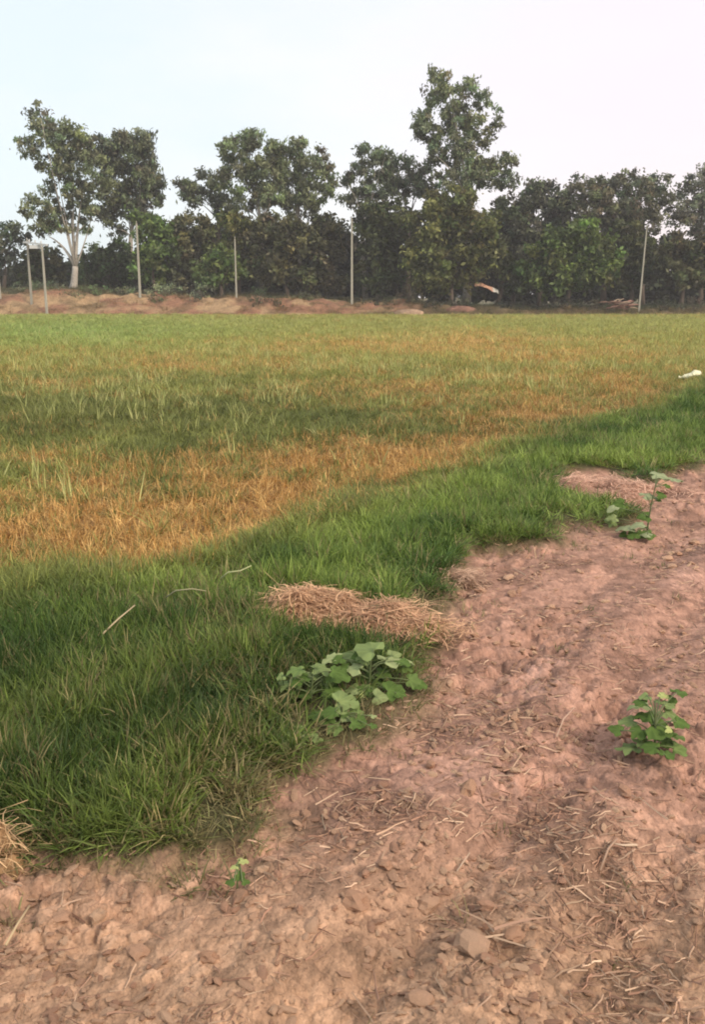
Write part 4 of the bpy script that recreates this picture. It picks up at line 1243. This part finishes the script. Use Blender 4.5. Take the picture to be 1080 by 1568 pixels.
# second row that closes the wood behind
back_labels = ['left of the centre grove', 'under the left half of the centre grove', 'under the right half of the centre grove', 'behind the middle pole',
               'behind the darkest rounded tree', 'behind the large olive tree', 'behind the grey green tree', 'behind the bright green tree',
               'behind the leaning pole', 'at the far right end']
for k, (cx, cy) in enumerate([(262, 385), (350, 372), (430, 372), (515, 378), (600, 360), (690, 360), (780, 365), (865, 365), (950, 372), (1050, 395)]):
    tree('leafy_tree', 'dark back row tree ' + back_labels[k], 'tree', (cx, 448), 103 + (k % 3), [(cx, cy - 12, 40, 22), (cx - 24, cy + 18, 34, 26), (cx + 26, cy + 16, 34, 26),
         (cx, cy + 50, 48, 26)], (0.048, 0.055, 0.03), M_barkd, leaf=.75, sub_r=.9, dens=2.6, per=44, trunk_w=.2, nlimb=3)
tree('leafy_tree', 'dark back row tree at the far left end', 'tree', (95, 448), 104, [(95, 420, 40, 16), (30, 425, 40, 14), (150, 425, 40, 16), (210, 415, 30, 24)],
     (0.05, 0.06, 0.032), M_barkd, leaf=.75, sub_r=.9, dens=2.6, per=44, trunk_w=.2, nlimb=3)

# ------------------------------------------------------------------ bushes and undergrowth on the bank
def bush(px, py, rx, ry, Y, col, label, name='bush', leaf=.16, dens=.8, stems=4):
    r = np.random.default_rng(int(px * 3 + py))
    b = dp(px, py + ry, Y); b.z = float(bank_z(b.x, b.y)[0]) - .05
    root = empty(name, b, label, 'bush', 'bushes on the far bank')
    c = dp(px, py, Y); dz = b.z + ry * Y / FPX - c.z
    V, F, cc, v, cen = foliage([(px - rx * .35, py + ry * .15, rx * .65, ry * .8), (px + rx * .4, py + ry * .25, rx * .6, ry * .7), (px, py - ry * .15, rx * .5, ry * .8)],
                               Y, leaf, .3, dens, 22, col, rs_=r)
    V = V.copy(); V[:, 2] += dz * .7
    ob('crown', mesh_np('bush_crown', V - np.array(b), F, M_leaf, False, cc, v), root)
    for k in range(stems):
        e = Vector((r.normal(0, rx * .4) * Y / FPX, r.normal(0, .2), ry * 1.1 * Y / FPX))
        Vt, Ft = tube(bez((r.normal(0, .1), 0, 0), (e.x * .3, 0, e.z * .6), e, 4), [.03, .025, .018, .01], 5)
        ob('stem', mesh_np('bush_stem', Vt, Ft, M_barkd, True), root)

GG = (0.25, 0.29, 0.16)
bush(255, 441, 36, 13, 85.6, GG, 'grey green bush on the bank between the tall pole and centre trees')
bush(200, 443, 24, 9, 86.5, (0.22, 0.27, 0.13), 'low pale bush at the foot of the tall single pole')
bush(150, 442, 26, 9, 86.8, (0.17, 0.22, 0.10), 'low green bush right of the pale forked trunk')
bush(398, 466, 20, 13, 83.2, (0.065, 0.085, 0.045), 'dark round bush low on the bank right of the thin pole')
bush(424, 468, 14, 9, 83.2, (0.10, 0.10, 0.055), 'olive bush touching the dark round bush')
bush(398, 443, 18, 12, 86.5, (0.07, 0.10, 0.045), 'green bush on the bank crest behind the dark round bush')
bush(625, 455, 24, 16, 84.5, (0.10, 0.09, 0.055), 'brown dry bush below the large olive tree')
bush(660, 470, 24, 9, 83.5, (0.06, 0.07, 0.04), 'dark low bush at the field edge below the large olive tree')
bush(575, 462, 26, 9, 84.6, (0.06, 0.065, 0.04), 'dark scrubby bush right of the middle pole foot')
bush(1022, 466, 26, 12, 83.6, (0.085, 0.095, 0.055), 'grey green bush right of the leaning pole')
bush(1064, 466, 22, 13, 84, (0.11, 0.09, 0.06), 'brownish bush at the end of the bank below the twin stemmed tree')
bush(860, 466, 40, 10, 84.4, (0.05, 0.05, 0.03), 'dark scrub bush under the bright green tree')
bush(915, 468, 24, 9, 84.4, (0.07, 0.06, 0.035), 'brown scrub bush beside the reddish brush heap')
bush(790, 468, 40, 10, 85, (0.04, 0.045, 0.028), 'black green bush right of the orange mound')
bush(298, 445, 9, 8, 84, (0.12, 0.15, 0.09), 'small pale sapling on the bank between two poles', stems=2)
bush(60, 443, 46, 9, 86.8, (0.14, 0.17, 0.09), 'long low bush on the bank behind the joined poles')

bush(310, 436, 24, 14, 86.2, GG, 'pale grey green bush on the bank crest left of the thin pole')
bush(470, 452, 30, 8, 86, (0.16, 0.17, 0.085), 'low olive bush on the bank below the centre grove')
bush(238, 462, 20, 8, 84.2, (0.20, 0.20, 0.10), 'small olive bush low on the red bank right of the tall single pole')
bush(110, 458, 24, 6, 84.6, (0.18, 0.20, 0.09), 'flat green patch of brush on the bank below the pale forked trunk')
bush(700, 462, 30, 9, 85, (0.07, 0.08, 0.045), 'dark low bush directly under the olive tree trunk')

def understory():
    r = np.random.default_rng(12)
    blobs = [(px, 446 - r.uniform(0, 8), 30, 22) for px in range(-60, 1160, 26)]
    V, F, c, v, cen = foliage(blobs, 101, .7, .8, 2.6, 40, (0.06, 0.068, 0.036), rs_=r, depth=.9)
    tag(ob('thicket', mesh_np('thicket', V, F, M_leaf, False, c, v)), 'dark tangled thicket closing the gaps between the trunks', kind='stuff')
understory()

def scrub():
    x, y = rng.uniform(-52, 52, 12000), rng.uniform(82.2, 92, 12000)
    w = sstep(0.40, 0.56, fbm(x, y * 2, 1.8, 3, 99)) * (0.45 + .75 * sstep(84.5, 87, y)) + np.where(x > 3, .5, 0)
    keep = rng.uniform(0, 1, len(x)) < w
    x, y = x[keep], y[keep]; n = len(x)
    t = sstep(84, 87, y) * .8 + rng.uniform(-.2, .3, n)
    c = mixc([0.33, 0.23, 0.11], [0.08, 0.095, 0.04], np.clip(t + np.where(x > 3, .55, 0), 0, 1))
    k = rng.uniform(2.2, 5, n)
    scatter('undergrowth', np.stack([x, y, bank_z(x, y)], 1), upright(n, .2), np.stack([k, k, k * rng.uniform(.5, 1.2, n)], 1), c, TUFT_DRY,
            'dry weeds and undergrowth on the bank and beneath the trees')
scrub()

# reddish brush heap by the right pole, orange mound under the trees
def brush_heap():
    b = gp(948, 478); b = Vector((dp(948, 474, 83).x, 83, 0)); b.z = float(bank_z(b.x, b.y)[0])
    root = empty('brush_heap', b, 'heap of cut reddish branches beside the leaning pole', 'brush heap')
    for k in range(34):
        a = random.uniform(-.5, .5) + (math.pi if random.random() < .5 else 0)
        L = random.uniform(.5, 1.4); s = Vector((random.uniform(-1.1, 1.1), random.uniform(-.5, .5), random.uniform(.05, .7)))
        e = s + Vector((math.cos(a) * L, math.sin(a) * L * .5, random.uniform(-.1, .35)))
        e.z = max(e.z, .1)
        V, F = tube(bez(s, (s + e) / 2 + Vector((0, 0, .15)), e, 4), [.07, .06, .045, .02], 5)
        c = random.choice([(0.28, 0.15, 0.11), (0.33, 0.20, 0.14), (0.22, 0.13, 0.09), (0.38, 0.28, 0.19)])
        ob('branch', mesh_np('branch', V, F, M_straw, True, np.tile(c, (len(V), 1)), [random.random()] * len(V)), root)
brush_heap()

def mound(px, py, rx, ry, Y, col, label, tiltx=0.0, name='earth_heap'):
    m = Y / FPX; c = dp(px, py + ry, Y)
    V = []; F = []; nu, nv = 28, 8
    a, h = rx * m, 2 * ry * m
    for j in range(nv):
        q = 1 - j / (nv - 1)
        for i in range(nu):
            u = 2 * math.pi * i / nu
            k = 0.75 + .5 * float(fbm(np.array([math.cos(u) * 1.5 + px]), np.array([math.sin(u) * 1.5 + q * 2]), .8, 3, int(px))[0])
            V.append((a * q * k * math.cos(u), a * .7 * q * k * math.sin(u), h * (1 - q ** 2.6) ** .8 * (0.8 + .4 * (k - .75)) - tiltx * q * math.cos(u) * h * .3 if j else -.6))
    for j in range(nv - 1):
        for i in range(nu):
            i2 = (i + 1) % nu; F.append([j * nu + i, j * nu + i2, (j + 1) * nu + i2, (j + 1) * nu + i])
    col = np.tile(np.asarray(col), (len(V), 1)) * (0.75 + .5 * rng.uniform(0, 1, (len(V), 1)))
    o = ob(name, mesh_np(name, V, F, M_bank, True, col), None, c)
    return tag(o, label, 'earth heap')
def fallen_sheet():
    c = dp(745, 438, 86.9); nu, nv = 16, 7
    V = []; F = []
    for side in (0, 1):
        for j in range(nv):
            for i in range(nu):
                u = i / (nu - 1) - .5; w = j / (nv - 1) - .5
                k = float(fbm(np.array([u * 3.0 + 7]), np.array([w * 3.0 + 2]), .6, 3, 4)[0]) - .5
                V.append((u * 2.3, w * 0.9 * (1 - .5 * abs(u)), -0.85 * u + .28 * w + 0.45 * k - 0.5 * u * u - side * .05))
    n = nu * nv
    for j in range(nv - 1):
        for i in range(nu - 1):
            a = j * nu + i
            F.append([a, a + 1, a + nu + 1, a + nu]); F.append([n + a, n + a + nu, n + a + nu + 1, n + a + 1])
    rim = [i for i in range(nu)] + [j * nu + nu - 1 for j in range(1, nv)] + [(nv - 1) * nu + i for i in range(nu - 2, -1, -1)] + [j * nu for j in range(nv - 2, 0, -1)]
    for k in range(len(rim)):
        a, b = rim[k], rim[(k + 1) % len(rim)]; F.append([a, n + a, n + b, b])
    col = np.array([(0.52, 0.30, 0.20) if v[0] < .55 else (0.62, 0.60, 0.52) for v in V])
    o = ob('fallen_sheet', mesh_np('fallen_sheet', V, F, M_bank, True, col), None, c)
    tag(o, 'crumpled orange sheet with a pale end sloping in the gap under the olive tree', 'sheet')
fallen_sheet()
mound(705, 473, 28, 5, 84, (0.24, 0.13, 0.09), 'dull red earth heap at the field edge below the olive tree')
mound(628, 477, 26, 4, 82.6, (0.34, 0.23, 0.15), 'tan earth heap below the brown dry bush')
print('tree leaf faces', TREE_LEAVES[0])

# ------------------------------------------------------------------ thin evening haze over the fields
HAZE = 0.0008
hx, hy0, hy1, hz0, hz1 = 160, -30, 190, -1.6, 34
V = [(x, y, z) for z in (hz0, hz1) for y in (hy0, hy1) for x in (-hx, hx)]
F = [[0, 2, 3, 1], [4, 5, 7, 6], [0, 1, 5, 4], [2, 6, 7, 3], [0, 4, 6, 2], [1, 3, 7, 5]]
mh, nh, lh = new_mat('haze_air')
oh = nh.new('ShaderNodeOutputMaterial'); pv = nh.new('ShaderNodeVolumePrincipled')
pv.inputs['Color'].default_value = (0.93, 0.92, 0.92, 1); pv.inputs['Density'].default_value = HAZE
lh.new(pv.outputs[0], oh.inputs['Volume'])
tag(ob('haze', mesh_np('haze', V, F, mh)), 'thin pale haze in the air', kind='stuff')
